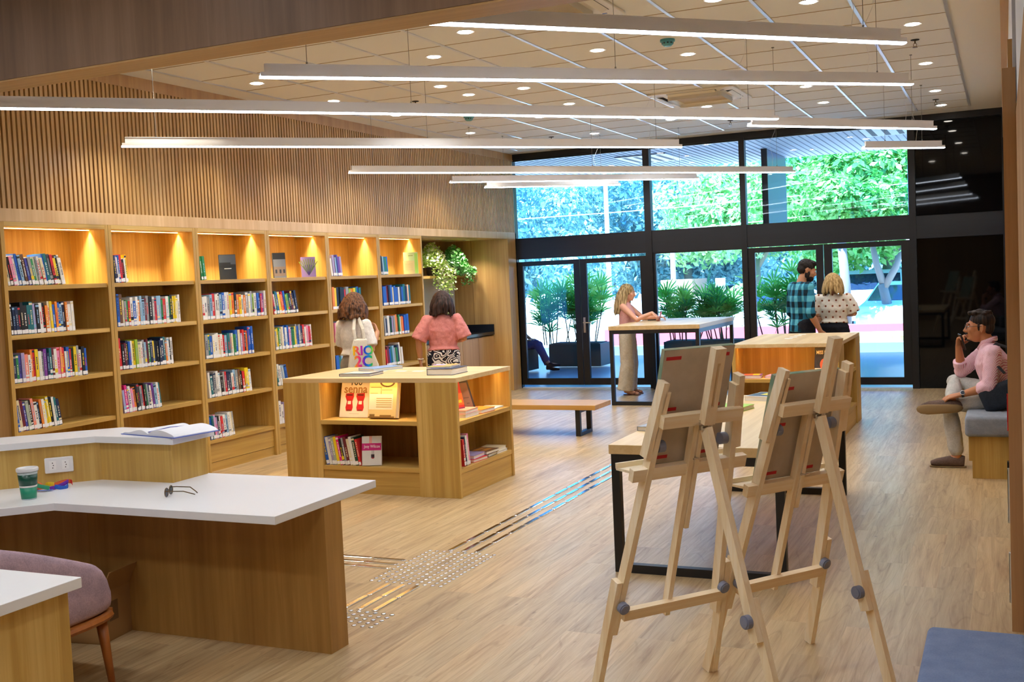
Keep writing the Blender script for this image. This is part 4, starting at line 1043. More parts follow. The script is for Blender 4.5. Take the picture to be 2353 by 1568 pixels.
for x, y, w in studs:
    if proto is None: o = proto = MB().lathe([(.0135, 0), (.0135, .0015), (.010, .0042), (.0, .005)], n=14).build('tactile_stud', STEEL, smooth=True)
    else: o = proto.copy(); COL.objects.link(o)
    o.location = (x, y, .0002)
    tag(o, 'round steel tactile stud in the ' + ('large field where the strips meet' if w == 'large' else 'small field beside the reception desk end'), 'tactile stud', f'tactile studs of the {w} field')
# ------------------------------------------------------------------ terrace, canopy and street
YO = YB + .1
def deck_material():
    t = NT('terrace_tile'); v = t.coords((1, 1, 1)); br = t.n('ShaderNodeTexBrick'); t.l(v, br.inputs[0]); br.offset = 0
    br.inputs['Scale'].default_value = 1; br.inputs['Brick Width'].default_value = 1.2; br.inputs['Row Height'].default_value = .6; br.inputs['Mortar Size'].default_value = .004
    br.inputs['Color1'].default_value = lin('#627E98'); br.inputs['Color2'].default_value = lin('#6A869E'); br.inputs['Mortar'].default_value = lin('#4E6678')  # blue cast of the sky light is mixed into these tile colours
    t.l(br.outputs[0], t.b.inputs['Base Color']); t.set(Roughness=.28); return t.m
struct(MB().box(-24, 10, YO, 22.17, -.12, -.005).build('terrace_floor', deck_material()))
struct(MB().box(-24, 10, 22.17, 22.45, -.3, .18).build('terrace_kerb', flat('kerb_stone', '#8C949C', .6)))
struct(MB().box(-70, 50, 22.45, 120, -.5, -.3).build('street_ground', flat('asphalt', '#C8C6C2', .9)))
struct(MB().box(-24, 10, YO + .5, 20.55, 3.74, 3.95).build('canopy', SOFT))
struct(MB().box(-24, 10, YO, YO + .5, 3.70, 3.95).build('canopy_edge', flat('canopy_white', '#E6EAEF', .6)))
m = MB()
for k in range(150): m.box(-12 + .11*k, -12 + .11*k + .013, YO + .52, 20.5, 3.733, 3.742)
struct(m.build('trim_14', GROOVE))
struct(MB().box(-24, -7.13, YB, YB + .25, 0, 3.9).build('wall_outer', flat('outer_wall', '#5C6068', .8)))
struct(MB().box(.06, 10, YB, YB + .25, 0, 3.9).build('wall_outer_right', flat('outer_wall_r', '#4C5058', .8)))
for x, y in ((-6.5, 17.0), (-5.0, 18.6), (-4.3, 17.2), (-3.0, 19.4), (-2.2, 18.0), (-1.6, 16.9)):
    t = thing('canopy_light', 'small round light in the terrace canopy outside', 'downlight', (x, y, 3.739), 0, 'terrace canopy lights')
    MB().lathe([(.07, -.002), (.08, -.004), (.08, .0), (.07, .0)], n=20).build('rim', WPLAST, t); MB().lathe([(.069, -.001), (0, -.003)], n=20).build('lens', DOWN, t)
for x, y, w in ((-5.6, 18.4, 'behind the first mullion'), (-1.5, 17.5, 'near the dark glass panel')):
    t = thing('ceiling_vent', f'white slotted vent in the terrace canopy {w}', 'vent', (x, y, 3.738), 0, 'canopy vents')
    MB().box(-.45, .45, -.6, .6, -.02, .0).build('frame', WPLAST, t); m = MB()
    for k in range(4): m.box(-.36 + .2*k, -.28 + .2*k, -.5, .5, -.0215, -.0195)
    m.build('slot', flat('vent_slot', '#3A4450', .7), t)
o = thing('hanging_sign', 'dark blue blade sign hanging from the terrace canopy', 'sign', (0, 0, 0))
MB().box(-3.70, -3.62, 18.55, 20.3, 2.47, 3.72).build('panel', flat('sign_blue', '#1D3A66', .35), o); MB().box(-3.71, -3.61, 18.53, 18.56, 2.46, 3.735).build('edge', BLACK, o)
def leaf_mat(name, c, tr):
    t = NT(name); t.t.nodes.remove(t.b)
    n = t.n('ShaderNodeTexNoise'); n.inputs['Scale'].default_value = 1.2; v = t.coords((1, 1, 1)); t.l(v, n.inputs[0])
    col = t.ramp(n.outputs[0], [(.35, lin(c[0])), (.65, lin(c[1]))])
    d = t.n('ShaderNodeBsdfDiffuse'); s = t.n('ShaderNodeBsdfTranslucent'); g = t.n('ShaderNodeBsdfGlossy'); g.inputs['Roughness'].default_value = .35
    m = t.n('ShaderNodeMixShader'); m.inputs[0].default_value = tr; m2 = t.n('ShaderNodeMixShader'); m2.inputs[0].default_value = .06
    t.l(col, d.inputs[0]); t.l(col, s.inputs[0]); t.l(d.outputs[0], m.inputs[1]); t.l(s.outputs[0], m.inputs[2]); t.l(m.outputs[0], m2.inputs[1]); t.l(g.outputs[0], m2.inputs[2]); t.l(m2.outputs[0], t.out.inputs[0])
    return t.m
# planters and palms
PL = flat('planter_green', '#2E4A48', .5); SOIL = flat('soil', '#2C241E', .95)
LEAFS = [leaf_mat('palm_leaf_a', ('#66C450', '#84DC60'), .45), leaf_mat('palm_leaf_b', ('#A4E468', '#C4F080'), .5), leaf_mat('palm_leaf_c', ('#46A858', '#58B860'), .4)]
def planter(label, x0, x1, y0, y1, h):
    t = thing('planter', label, 'planter', ((x0+x1)/2, (y0+y1)/2, -.004)); a, b = (x1-x0)/2, (y1-y0)/2
    MB().box(-a, a, -b, b, .03, h).build('box', PL, t, bevel=.006); MB().box(-a + .04, a - .04, -b + .04, b - .04, h, h + .012).build('soil', SOIL, t); return t
def palm(label, x, y, z, n, hmin, hmax, spread, seed):
    rnd = random.Random(seed); t = thing('lady_palm', label, 'plant', (x, y, z), 0, 'lady palms on the terrace'); st = MB(); lf = MB()
    for i in range(n):
        a = rnd.uniform(0, 6.283); r = spread*rnd.random()**.6*.5; bx, by = r*math.cos(a)*1.0, r*math.sin(a)*.35
        h = rnd.uniform(hmin, hmax); tx, ty = bx*1.5 + rnd.uniform(-.06, .06), by*1.4
        st.loft([(bx, by, 0), ((bx+tx)/2, (by+ty)/2, h*.5), (tx, ty, h)], [.012, .010, .008], n=6)
        for q in range(rnd.randint(5, 8)):
            z0 = h*(1 - .10*q*rnd.uniform(.5, 1.2)); az = rnd.uniform(0, 6.283); el = rnd.uniform(.35, 1.25) if q else 1.35
            d = V((math.cos(az)*math.cos(el), math.sin(az)*math.cos(el), math.sin(el))); s0 = V((tx, ty, z0)); pl = rnd.uniform(.08, .22); c = s0 + d*pl
            st.loft([s0, c], [.004, .003], n=5)
            side = d.cross(V((0, 0, 1))); side = side.normalized() if side.length > .1 else V((1, 0, 0)); up = side.cross(d)
            nb = rnd.randint(6, 9); lf.mat(rnd.choice((0, 0, 1, 2)))
            for k in range(nb):
                f = -1.15 + 2.3*k/(nb-1); bd = (d*math.cos(f) + side*math.sin(f)).normalized(); L = rnd.uniform(.28, .46)*(1 - .15*abs(f)); w = .019
                wv = bd.cross(up).normalized()*w; mid = c + bd*L*.5 + up*.012; tip = c + bd*L - V((0, 0, .02*L/.25)) ; b0 = c + bd*.01
                lf.add([b0 - wv*.4, b0 + wv*.4, mid + wv, tip, mid - wv], [(0, 1, 2, 4), (4, 2, 3)])
    st.build('stem', flat('palm_stem', '#3A4A2A', .7), t); lf.build('foliage', LEAFS, t); return t
planter('dark green box planter outside the left glass doors', -8.0, -6.95, 19.2, 19.75, .46)
planter('low dark planter box used as a seat outside the left glass doors', -9.6, -8.05, 18.25, 18.8, .42)
planter('dark green box planter outside behind the tall table', -5.75, -4.25, 19.3, 19.85, .46)
planter('dark green box planter outside between the two people and the mullion', -4.0, -3.1, 19.3, 19.85, .46)
palm('lady palm above the seated person outside, far left', -8.05, 19.5, .42, 9, .5, .92, 1.0, 4)
palm('lady palm in the planter behind the left glass door', -7.35, 19.5, .465, 12, .5, .98, 1.0, 5)
palm('lady palm behind the left end of the tall table', -5.45, 19.55, .465, 10, .35, .82, .8, 6)
palm('lady palm behind the right end of the tall table', -4.65, 19.55, .465, 12, .4, .95, .9, 7)
palm('lady palm beside the man in the checked shirt', -3.6, 19.55, .465, 10, .5, 1.05, .8, 8)
# street furniture and walls
struct(MB().box(-22, -6.4, 30, 30.25, -.3, 1.0).build('street_wall', flat('street_white', '#F2F2F0', .8)))
struct(MB().box(-9.5, -1.9, 26.6, 26.9, -.3, .30).build('street_wall_red', flat('street_red', '#D85A66', .8)))
m = MB().box(-4.2, 4, 24.5, 24.7, -.3, .16).box(-4.2, 4, 24.45, 24.75, .16, .24)
for k in range(9): m.box(-4.0 + .9*k, -3.86 + .9*k, 24.4, 24.5, -.3, .16)
struct(m.build('street_wall_yellow', flat('street_yellow', '#D9CF9C', .8)))
t = thing('utility_pole', 'pale concrete pole beyond the left window', 'pole', (-11.2, 32, -.3)); MB().cyl((0, 0, 0), (0, 0, 7.5), .085, .06, n=14).build('post', flat('concrete', '#E2E0DE', .8), t)
t = thing('utility_pole', 'pinkish pole beyond the middle window, behind the palms', 'pole', (-9.15, 32, -.3)); MB().cyl((0, 0, 0), (0, 0, 2.8), .09, .075, n=14).build('post', flat('pole_pink', '#D9B9BC', .8), t)
t = thing('street_sign', 'blank white sign on a post beyond the middle window', 'sign', (-7.72, 32, -.3))
MB().cyl((0, 0, 0), (0, 0, 1.6), .03, n=10).build('post', ALU, t); MB().rbox(-.15, .15, -.02, .02, 1.25, 1.78, .015).build('panel', flat('sign_white', '#F4F4F2', .5), t)
t = thing('street_lamp', 'dark blue slim street post beyond the right glass door', 'pole', (-1.92, 26, -.3))
MB().cyl((0, 0, 0), (0, 0, 4.2), .05, .04, n=12).build('post', flat('post_blue', '#34506E', .5), t); MB().cyl((-.22, 0, 2.05), (.22, 0, 2.05), .022, n=8).box(-.10, .0, -.05, .05, 2.3, 2.6).build('bracket', flat('bracket_pale', '#C9CED6', .5), t)
m = MB()
for a, b in (((-14, 27, 3.35), (6, 29, 4.3)), ((-14, 27, 2.7), (6, 29, 3.9)), ((-8, 26, 2.6), (6, 28, 3.05))):
    m.loft([V(a).lerp(V(b), k/12) - V((0, 0, .5*math.sin(math.pi*k/12)*.6)) for k in range(13)], [.012]*13, n=5)
tag(m.build('overhead_wire', flat('wire_pale', '#D6DAD8', .6)), 'pale overhead wires strung across the street trees', 'wire')
t = thing('gatehouse', 'low pink gatehouse with dark openings across the street', 'building', (-10.75, 36, -.3))
MB().box(0, 1.1, 0, 2, 0, 1.75).build('wall', flat('gate_pink', '#F0B9A4', .8), t)
for x0, x1 in ((.15, .55), (.68, .95)): MB().box(x0, x1, -.03, .0, .9, 1.45).build('opening', flat('gate_dark', '#1C2C50', .8), t)
def car(label, x, y, rz, col, s=1.0):
    t = thing('car', label, 'car', (x, y, -.3), rz, 'parked cars beyond the terrace'); t.scale = (s, s, s)
    prof = [(-2.1, .45), (-2.15, .75), (-1.9, .92), (-1.2, 1.0), (-.75, 1.40), (.55, 1.46), (1.35, 1.02), (2.0, .90), (2.15, .65), (2.1, .35), (-2.0, .3)]
    n = len(prof); m = MB(); m.add([(x_, -.82 + .12*(z > 1.1), z) for x_, z in prof] + [(x_, .82 - .12*(z > 1.1), z) for x_, z in prof], [tuple(range(n)), tuple(range(n, 2*n))[::-1]] + [(i, i + n, (i+1) % n + n, (i+1) % n) for i in range(n)])
    m.build('body', flat('car_' + col.strip('#'), col, .2), t, bevel=.05)
    G = flat('car_glass', '#1E2C44', .08)
    MB().add([(.60, -.66, 1.43), (.60, .66, 1.43), (1.36, .74, 1.03), (1.36, -.74, 1.03)], [(0, 3, 2, 1)]).add([(-.80, -.66, 1.38), (-.80, .66, 1.38), (-1.22, .74, 1.02), (-1.22, -.74, 1.02)], [(0, 1, 2, 3)]).xf(Matrix.Translation((.012, 0, .012))).build('window', G, t)
    for sy in (-1, 1): MB().add([(-.7, sy*.735, 1.36), (.5, sy*.735, 1.40), (1.1, sy*.83, 1.02), (-1.05, sy*.83, 1.0)], [(0, 1, 2, 3)]).build('window', G, t)
    for wx in (-1.3, 1.3):
        for sy in (-1, 1): MB().cyl((wx, sy*.66, .31), (wx, sy*.84, .31), .31, n=22).build('wheel', flat('tyre', '#16171A', .8), t)
    for sy in (-.55, .55): MB().ell((2.08, sy, .70), (.07, .16, .08)).build('headlight', flat('lamp_glass', '#E8EEF4', .1), t)
car('white car behind the palm, left of the checked shirt', -5.6, 29.2, R(-75), '#F1F3F5'); car('white car beyond the right glass door, nearer one', -2.2, 30.2, R(-100), '#F4F5F7', 1.05)
car('white van-like car behind the nearer white one', -3.6, 34, R(-90), '#EDEFF2', 1.25); car('pale car at far right beyond the glass door', .6, 33, R(-80), '#DDE2E8')
car('dark car under the trees beyond the middle window', -9.4, 40, R(10), '#27364E'); car('silver car under the trees, left of the white cars', -7.0, 38, R(15), '#BFC8D2')
# trees
TL = [leaf_mat('leaf_teal', ('#5A98A4', '#A8CFC8'), .3), leaf_mat('leaf_green', ('#469E46', '#98D070'), .4), leaf_mat('leaf_light', ('#84C484', '#C8E8A0'), .4)]
BARK = flat('bark', '#8A8478', .9)
def tree(label, x, y, trunk, clumps, n, mat, seed, ls=.13):
    rnd = random.Random(seed); t = thing('tree', label, 'tree', (x, y, -.3), 0, 'trees across the street')
    m = MB()
    for pts, r0, r1 in trunk: m.loft(pts, [r0 + (r1 - r0)*k/(len(pts)-1) for k in range(len(pts))], n=10)
    m.build('trunk', BARK, t, smooth=True); m = MB()
    tot = sum(c[3]**2 for c in clumps)
    for cx, cy, cz, r in clumps:
        for i in range(int(2.0*n*r*r/tot)):
            d = V((rnd.gauss(0, 1), rnd.gauss(0, 1), rnd.gauss(0, 1))).normalized(); rr = r*(rnd.random()**.28)*(1 + .22*math.sin(7*d.x + 3*d.z) * math.cos(6*d.y + 2*d.x))
            p = V((cx, cy, cz)) + V((d.x*rr, d.y*rr, d.z*rr*.85)); nn = (d + V((rnd.uniform(-1, 1), rnd.uniform(-1, 1), rnd.uniform(-.3, 1.2)))*.8).normalized()
            u = nn.orthogonal().normalized(); u = Matrix.Rotation(rnd.uniform(0, 6.28), 3, nn) @ u; w = nn.cross(u); s = ls*rnd.uniform(.6, 1.3)
            m.add([p - u*s, p + w*s*.45, p + u*s, p - w*s*.45], [(0, 1, 2, 3)])
    m.build('foliage', mat, t); return t
def clump(rnd, n, sx, sy, z0, z1, r0, r1): return [(rnd.uniform(-sx, sx), rnd.uniform(-sy, sy), rnd.uniform(z0, z1), rnd.uniform(r0, r1)) for _ in range(n)]
rn = random.Random(5)
st = lambda h, lean=0: [([(0, 0, 0), (lean*.4, 0, h*.5), (lean, 0, h)], .22, .14), ([(lean*.7, 0, h*.75), (lean + .8, .2, h*1.25)], .10, .05), ([(lean*.8, 0, h*.85), (lean - .9, -.1, h*1.3)], .10, .05)]
tree('bluish leafy tree filling the left upper window', -15.2, 40, st(3), clump(rn, 16, 4.2, 2, 2.6, 6.0, 1.1, 1.9), 9000, TL[0], 21)
tree('bluish leafy tree behind the pale pole, left window', -11.4, 42, st(3), clump(rn, 14, 3.2, 2, 2.4, 5.7, 1.1, 1.8), 8000, TL[0], 22)
tree('pale green tree beyond the middle window', -7.7, 37, st(2.6), clump(rn, 14, 2.3, 1.6, 2.6, 5.0, .9, 1.5), 7500, TL[2], 23)
tree('bright green tree filling the right upper window', -3.4, 34, st(2.8, .4), clump(rn, 18, 2.7, 1.8, 2.6, 5.8, .9, 1.5), 10000, TL[1], 24)
tree('bright green tree at the far right beyond the dark panel', .2, 35, st(2.6), clump(rn, 14, 2.6, 1.8, 2.4, 5.8, 1.0, 1.6), 7500, TL[1], 25)
tree('forked grey trunk tree right behind the blonde woman', -2.75, 28.5, [([(0, 0, 0), (.05, 0, 1.0), (-.05, 0, 1.5)], .13, .11), ([(0, 0, 1.4), (-.18, 0, 2.0), (-.3, 0, 2.7)], .10, .06), ([(-.02, 0, 1.4), (.28, 0, 1.9), (.5, 0, 2.5)], .10, .06)], [(-.6, .3, 3.0, .7), (.4, .2, 2.9, .7), (.0, .4, 3.5, .9)], 1800, TL[1], 26, .10)
tree('pale straight trunk tree between the checked shirt and the door stile', -3.55, 27.5, [([(0, 0, 0), (.0, 0, 1.5), (-.12, 0, 3.2)], .13, .10)], [(-.3, .2, 3.6, .8), (.5, .3, 3.4, .6)], 1200, TL[1], 27, .10)
tree('dense bluish trees far behind the street', -17, 60, st(4), clump(rn, 26, 12, 2, 2.0, 5.5, 1.8, 2.8), 9000, TL[0], 28, .28)
tree('dense green trees far behind the cars', -4, 58, st(4), clump(rn, 22, 8, 2, 2.0, 5.5, 1.8, 2.8), 8000, TL[0], 29, .28)
m = MB(); 
t = thing('shrub', 'rounded bright green shrub beside the gatehouse', 'shrub', (-7.6, 34.5, -.3)); rn2 = random.Random(3)
for i in range(900):
    d = V((rn2.gauss(0, 1), rn2.gauss(0, 1), rn2.gauss(0, 1))).normalized(); p = V((d.x*.6, d.y*.5, .95 + d.z*.62)); u = d.orthogonal().normalized(); w = d.cross(u); m.add([p - u*.08, p + w*.05, p + u*.08, p - w*.05], [(0, 1, 2, 3)])
m.build('foliage', TL[2], t); MB().cyl((0, 0, 0), (0, 0, .5), .04, n=8).build('stem', BARK, t)

# ------------------------------------------------------------------ daylight and view
w = D.worlds.new('sky'); SC.world = w; w.use_nodes = True; bg = w.node_tree.nodes['Background']
bg.inputs[0].default_value = (.07, .36, 1.0, 1); bg.inputs[1].default_value = 2.9
sun = D.lights.new('sun', 'SUN'); sun.energy = 20; sun.angle = R(.6); sun.color = (.62, .86, 1); so = D.objects.new('sun', sun); COL.objects.link(so)
so.rotation_euler = V((.22, .36, -.9)).to_track_quat('-Z', 'Y').to_euler()
SC.view_settings.view_transform = 'Standard'; SC.view_settings.look = 'None'; SC.view_settings.gamma = 1; SC.view_settings.exposure = 0.82
SC.view_settings.use_curve_mapping = False
SC.cycles.use_denoising = True; SC.cycles.max_bounces = 8; SC.cycles.diffuse_bounces = 6; SC.cycles.glossy_bounces = 4; SC.cycles.transparent_max_bounces = 12
SC.cycles.sample_clamp_indirect = 6; SC.cycles.caustics_reflective = False; SC.cycles.caustics_refractive = False
# ------------------------------------------------------------------ people
def skin_mat(name, c):
    t = NT(name); t.set(Base_Color=lin(c), Roughness=.55); t.b.inputs['Subsurface Weight'].default_value = .12; t.b.inputs['Subsurface Radius'].default_value = (.02, .008, .004); return t.m
SK_L, SK_M, SK_T = skin_mat('skin_fair', '#D9A184'), skin_mat('skin_tan', '#C28C68'), skin_mat('skin_warm', '#B5784F')
EYEW, EYEB, LIP = flat('eye_white', '#E8E2DC', .3), flat('eye_dark', '#1E130E', .2), flat('lip', '#A8564C', .5)
def hair_mat(name, a, b, scale=90):
    t = NT(name); v = t.coords((scale, scale, 5)); n = t.n('ShaderNodeTexNoise'); n.inputs['Scale'].default_value = 1; n.inputs['Detail'].default_value = 3; t.l(v, n.inputs[0])
    t.l(t.ramp(n.outputs[0], [(.36, lin(a)), (.64, lin(b))]), t.b.inputs['Base Color']); t.bump(n.outputs[0], .5, .006); t.set(Roughness=.6); t.b.inputs['Specular IOR Level'].default_value = .25; return t.m
def pattern(name, fn):
    t = NT(name); t.set(Roughness=.85); t.b.inputs['Specular IOR Level'].default_value = .2; fn(t); return t.m
def mth(t, op, a, b=None):
    n = t.n('ShaderNodeMath', operation=op)
    for k, x in enumerate((a, b)):
        if x is None: continue
        if isinstance(x, (int, float)): n.inputs[k].default_value = x
        else: t.l(x, n.inputs[k])
    return n.outputs[0]
def mixc(t, f, a, b):
    n = t.n('ShaderNodeMix', data_type='RGBA'); t.l(f, n.inputs[0])
    for k, x in ((6, a), (7, b)):
        if isinstance(x, tuple): n.inputs[k].default_value = x
        else: t.l(x, n.inputs[k])
    return n.outputs[2]
def sep(t, v): s = t.n('ShaderNodeSeparateXYZ'); t.l(v, s.inputs[0]); return s.outputs
def p_plaid(t):
    v = t.coords((1, 1, 1), rot=(0, 0, R(20))); x, y, z = sep(t, v)
    a = mth(t, 'GREATER_THAN', mth(t, 'FRACT', mth(t, 'DIVIDE', z, .145)), .5); u = mth(t, 'ADD', x, mth(t, 'MULTIPLY', y, .9)); b = mth(t, 'GREATER_THAN', mth(t, 'FRACT', mth(t, 'DIVIDE', u, .145)), .5)
    s = mth(t, 'DIVIDE', mth(t, 'ADD', a, b), 2)
    t.l(t.ramp(s, [(.0, lin('#62B8CC')), (.5, lin('#2C7490')), (1, lin('#122632'))]), t.b.inputs['Base Color'])
def p_stripe(t):
    v = t.coords((1, 1, 1)); x, y, z = sep(t, v); w = mth(t, 'FRACT', mth(t, 'DIVIDE', mth(t, 'ADD', mth(t, 'ADD', y, mth(t, 'MULTIPLY', x, .8)), mth(t, 'MULTIPLY', z, .35)), .0095))
    t.l(t.ramp(w, [(.40, lin('#EBD6DC')), (.55, lin('#CE7E96')), (.85, lin('#CE7E96')), (.95, lin('#EBD6DC'))]), t.b.inputs['Base Color'])
def p_dots(t):
    v = t.coords((1, 1, 1)); x, y, z = sep(t, v); row = mth(t, 'FLOOR', mth(t, 'DIVIDE', z, .07)); off = mth(t, 'MULTIPLY', mth(t, 'FRACT', mth(t, 'MULTIPLY', row, .5)), 1.0)
    fx = mth(t, 'SUBTRACT', mth(t, 'FRACT', mth(t, 'ADD', mth(t, 'DIVIDE', x, .085), off)), .5); fz = mth(t, 'SUBTRACT', mth(t, 'FRACT', mth(t, 'DIVIDE', z, .07)), .5)
    d = mth(t, 'SQRT', mth(t, 'ADD', mth(t, 'MULTIPLY', fx, fx), mth(t, 'MULTIPLY', mth(t, 'MULTIPLY', fz, fz), .7)))
    t.l(t.ramp(d, [(.05, lin('#5A2A1A')), (.13, lin('#B0623A')), (.17, lin('#E6DCCC'))]), t.b.inputs['Base Color'])
def p_print(t):
    v = t.coords((1, 1, 1)); n = t.n('ShaderNodeTexNoise'); n.inputs['Scale'].default_value = 7; n.inputs['Detail'].default_value = 1; t.l(v, n.inputs[0])
    w = mth(t, 'FRACT', mth(t, 'MULTIPLY', n.outputs[0], 13)); n2 = t.n('ShaderNodeTexNoise'); n2.inputs['Scale'].default_value = 9; t.l(t.coords((1, 1, 1), loc=(3, 1, 2)), n2.inputs[0])
    base = t.ramp(w, [(.0, lin('#1A1C28')), (.42, lin('#1A1C28')), (.5, lin('#ECE8E4')), (.93, lin('#ECE8E4')), (1, lin('#C9703A'))]); g = t.ramp(n2.outputs[0], [(.56, (0, 0, 0, 1)), (.58, (1, 1, 1, 1))])
    t.l(mixc(t, g, base, lin('#20222E')), t.b.inputs['Base Color'])
def p_check(t):
    v = t.coords((1, 1, 1)); x, y, z = sep(t, v); a = mth(t, 'SINE', mth(t, 'MULTIPLY', mth(t, 'ADD', x, y), 420)); b = mth(t, 'SINE', mth(t, 'MULTIPLY', z, 420))
    t.l(t.ramp(mth(t, 'MULTIPLY', a, b), [(-.0, lin('#6E675C')), (.5, lin('#A9A192'))]), t.b.inputs['Base Color'])
PLAID, STRIPE, DOTS, PRINT, CHECK = pattern('plaid_shirt', p_plaid), pattern('striped_shirt', p_stripe), pattern('dotted_blouse', p_dots), pattern('print_trousers', p_print), pattern('checked_trousers', p_check)
TEE, CORAL, PINKT = fabric('white_tee', '#E6E2DC', '#CFCAC4', 90), fabric('coral_top', '#D48A84', '#C07672', 90), fabric('pink_top', '#E0A9A0', '#CC948C', 90)
BEIGE, GREYT, DARKT, JEAN = fabric('beige_trousers', '#CFC4AC', '#B9AD96', 60), fabric('stone_trousers', '#BDBAB2', '#A5A39C', 80), fabric('dark_trousers', '#23242C', '#1A1B22', 80), fabric('jeans', '#23427A', '#1A3262', 80)
SUEDE, SOLE = fabric('brown_suede', '#6E5A50', '#584840', 90), flat('tan_sole', '#8A7048', .7)

def limb(m, pts, rad, n=14):
    m.loft(pts, rad, n=n)
    for p, r in zip(pts, rad):
        r = min(r) if isinstance(r, tuple) else r; m.ell(p, (r, r, r), nu=12, nv=8)
def axes(f, u=(0, 0, 1)):
    f = V(f).normalized(); r = f.cross(V(u)).normalized(); return r, f, r.cross(f)
def head_mb(m, c, f, s=1.0, u=(0, 0, 1), male=False):
    r, f, u = axes(f, u); c = V(c); P = lambda a, b, d: c + r*a*s + f*b*s + u*d*s; A = (r, f, u); S = lambda *q: tuple(x*s for x in q)
    m.ell(P(0, -.012, .03), S(.074, .094, .092), A, 20, 14).ell(P(0, .025, -.045), S(.056, .066, .072), A, 18, 12).ell(P(0, .055, -.01), S(.058, .042, .075), A, 18, 12)
    m.ell(P(0, .075, -.088), S(.026, .022, .018), A).ell(P(0, .088, .032), S(.050, .014, .012), A)
    m.loft([P(0, .090, .03), P(0, .104, .0), P(0, .116, -.022), P(0, .098, -.034)], [.007*s, .009*s, .013*s, .010*s], n=10).ell(P(.012, .098, -.026), S(.009, .012, .008), A).ell(P(-.012, .098, -.026), S(.009, .012, .008), A)
    m.ell(P(0, .092, -.054), S(.023, .011, .007), A).ell(P(0, .090, -.066), S(.020, .011, .008), A)
    for q in (-1, 1):
        m.ell(P(q*.038, .070, -.015), S(.022, .022, .022), A); m.ell(P(q*.075, -.008, .0), S(.009, .020, .031), (r, (f - r*q*.35).normalized(), u)); m.ell(P(q*.077, -.006, -.026), S(.008, .011, .011), A)
    return P, A
def face_bits(t, P, A, s=1.0):
    for q in (-1, 1):
        MB().ell(P(q*.030, .083, .012), (.0125*s, .0105*s, .0085*s), A, 12, 8).build('eye', EYEW, t, smooth=True); MB().ell(P(q*.030, .0905, .012), (.0058*s, .0045*s, .0058*s), A, 10, 6).build('pupil', EYEB, t, smooth=True)
        MB().loft([P(q*.014, .094, .032), P(q*.032, .094, .038), P(q*.052, .078, .030)], [.0035*s, .0045*s, .003*s], n=6).build('eyebrow', EYEB, t)
    MB().ell(P(0, .097, -.060), (.020*s, .009*s, .008*s), A, 12, 8).build('lips', LIP, t, smooth=True)
def hand_mb(m, w, d, n, side, curl=.35, s=1.0, spread=.06, thumb=.6):
    """w wrist, d finger direction, n palm normal, side = towards the thumb"""
    w, d = V(w), V(d).normalized(); n = V(n); n = (n - d*n.dot(d)).normalized(); sd = V(side); sd = (sd - d*sd.dot(d) - n*sd.dot(n)).normalized()
    m.loft([w - d*.01*s, w + d*.025*s, w + d*.06*s, w + d*.092*s], [(.027*s, .019*s), (.034*s, .017*s), (.042*s, .015*s), (.039*s, .012*s)], ref=sd, n=16)
    for k, (o, L) in enumerate(((.030, .074), (.010, .083), (-.011, .077), (-.030, .060))):
        p = w + d*(.086 - .004*abs(k - 1))*s + sd*o*s; dd = (d + sd*(o*spread*20*.1)).normalized(); a = 0; pts = [p]; rr = [.0098*s]
        for j, f in enumerate((.46, .30, .24)):
            a += curl*(1 + .12*k)*(.8 if j == 0 else 1.0); p = p + (dd*math.cos(a) + n*math.sin(a))*L*f*s; pts.append(p); rr.append((.0090, .0082, .0068)[j]*s)
        limb(m, pts, rr, 10)
    b = w + d*.028*s + sd*.028*s; td = (d*.62 + sd*thumb + n*.35).normalized(); p1 = b + td*.040*s; p2 = p1 + (td + d*.35).normalized()*.032*s; p3 = p2 + (td + d*.7 + n*.2).normalized()*.026*s
    limb(m, [b - d*.01*s - sd*.006*s, p1, p2, p3], [.014*s, .0125*s, .0105*s, .008*s], 10)
def body_mb(J, k=1.0, sex='f', face=None, up=(0, 0, 1), hs=1.0):
    """J: joints in local metres"""
    m = MB(); g = lambda n: V(J[n]); fw = V(J.get('fwd', (0, 1, 0)))
    rt = V((1, 0, 0)) if 'right' not in J else V(J['right'])
    sh = .5*((g('shR') - g('shL')).length)
    m.loft([g('pelvis') - V((0, 0, .09*k)), g('pelvis'), g('waist'), g('chest'), g('neckb') - V((0, 0, .05*k)), g('neckb')],
           [(.13*k, .095*k), (.158*k, .112*k), (.128*k, .098*k), (.150*k, .112*k), (sh*.86, .078*k), (.062*k, .058*k)], ref=rt, n=24)
    m.loft([g('neckb') - V((0, 0, .04*k)), g('neckb').lerp(g('head'), .45), g('head') - V((0, 0, .05))], [.060*k, .051*k, .050*k], n=16)
    P, A = head_mb(m, g('head'), face or fw, hs, up)
    for q in 'LR':
        limb(m, [g('neckb').lerp(g('sh'+q), .35) - V((0, 0, .03*k)), g('sh'+q), g('sh'+q).lerp(g('el'+q), .5), g('el'+q), g('el'+q).lerp(g('wr'+q), .35), g('wr'+q)], [.052*k, .054*k, .046*k, .038*k, .040*k, .026*k])
        h = J['hand'+q]; hand_mb(m, g('wr'+q), *h)
        limb(m, [g('hip'+q), g('hip'+q).lerp(g('kn'+q), .5), g('kn'+q), g('kn'+q).lerp(g('an'+q), .35), g('an'+q)], [.088*k, .074*k, .056*k, .054*k, .036*k])
        limb(m, [g('an'+q) - V((0, 0, .02*k)), g('an'+q).lerp(g('toe'+q), .55) - V((0, 0, .012)), g('toe'+q)], [.034*k, .032*k, .022*k])
    return m, P, A
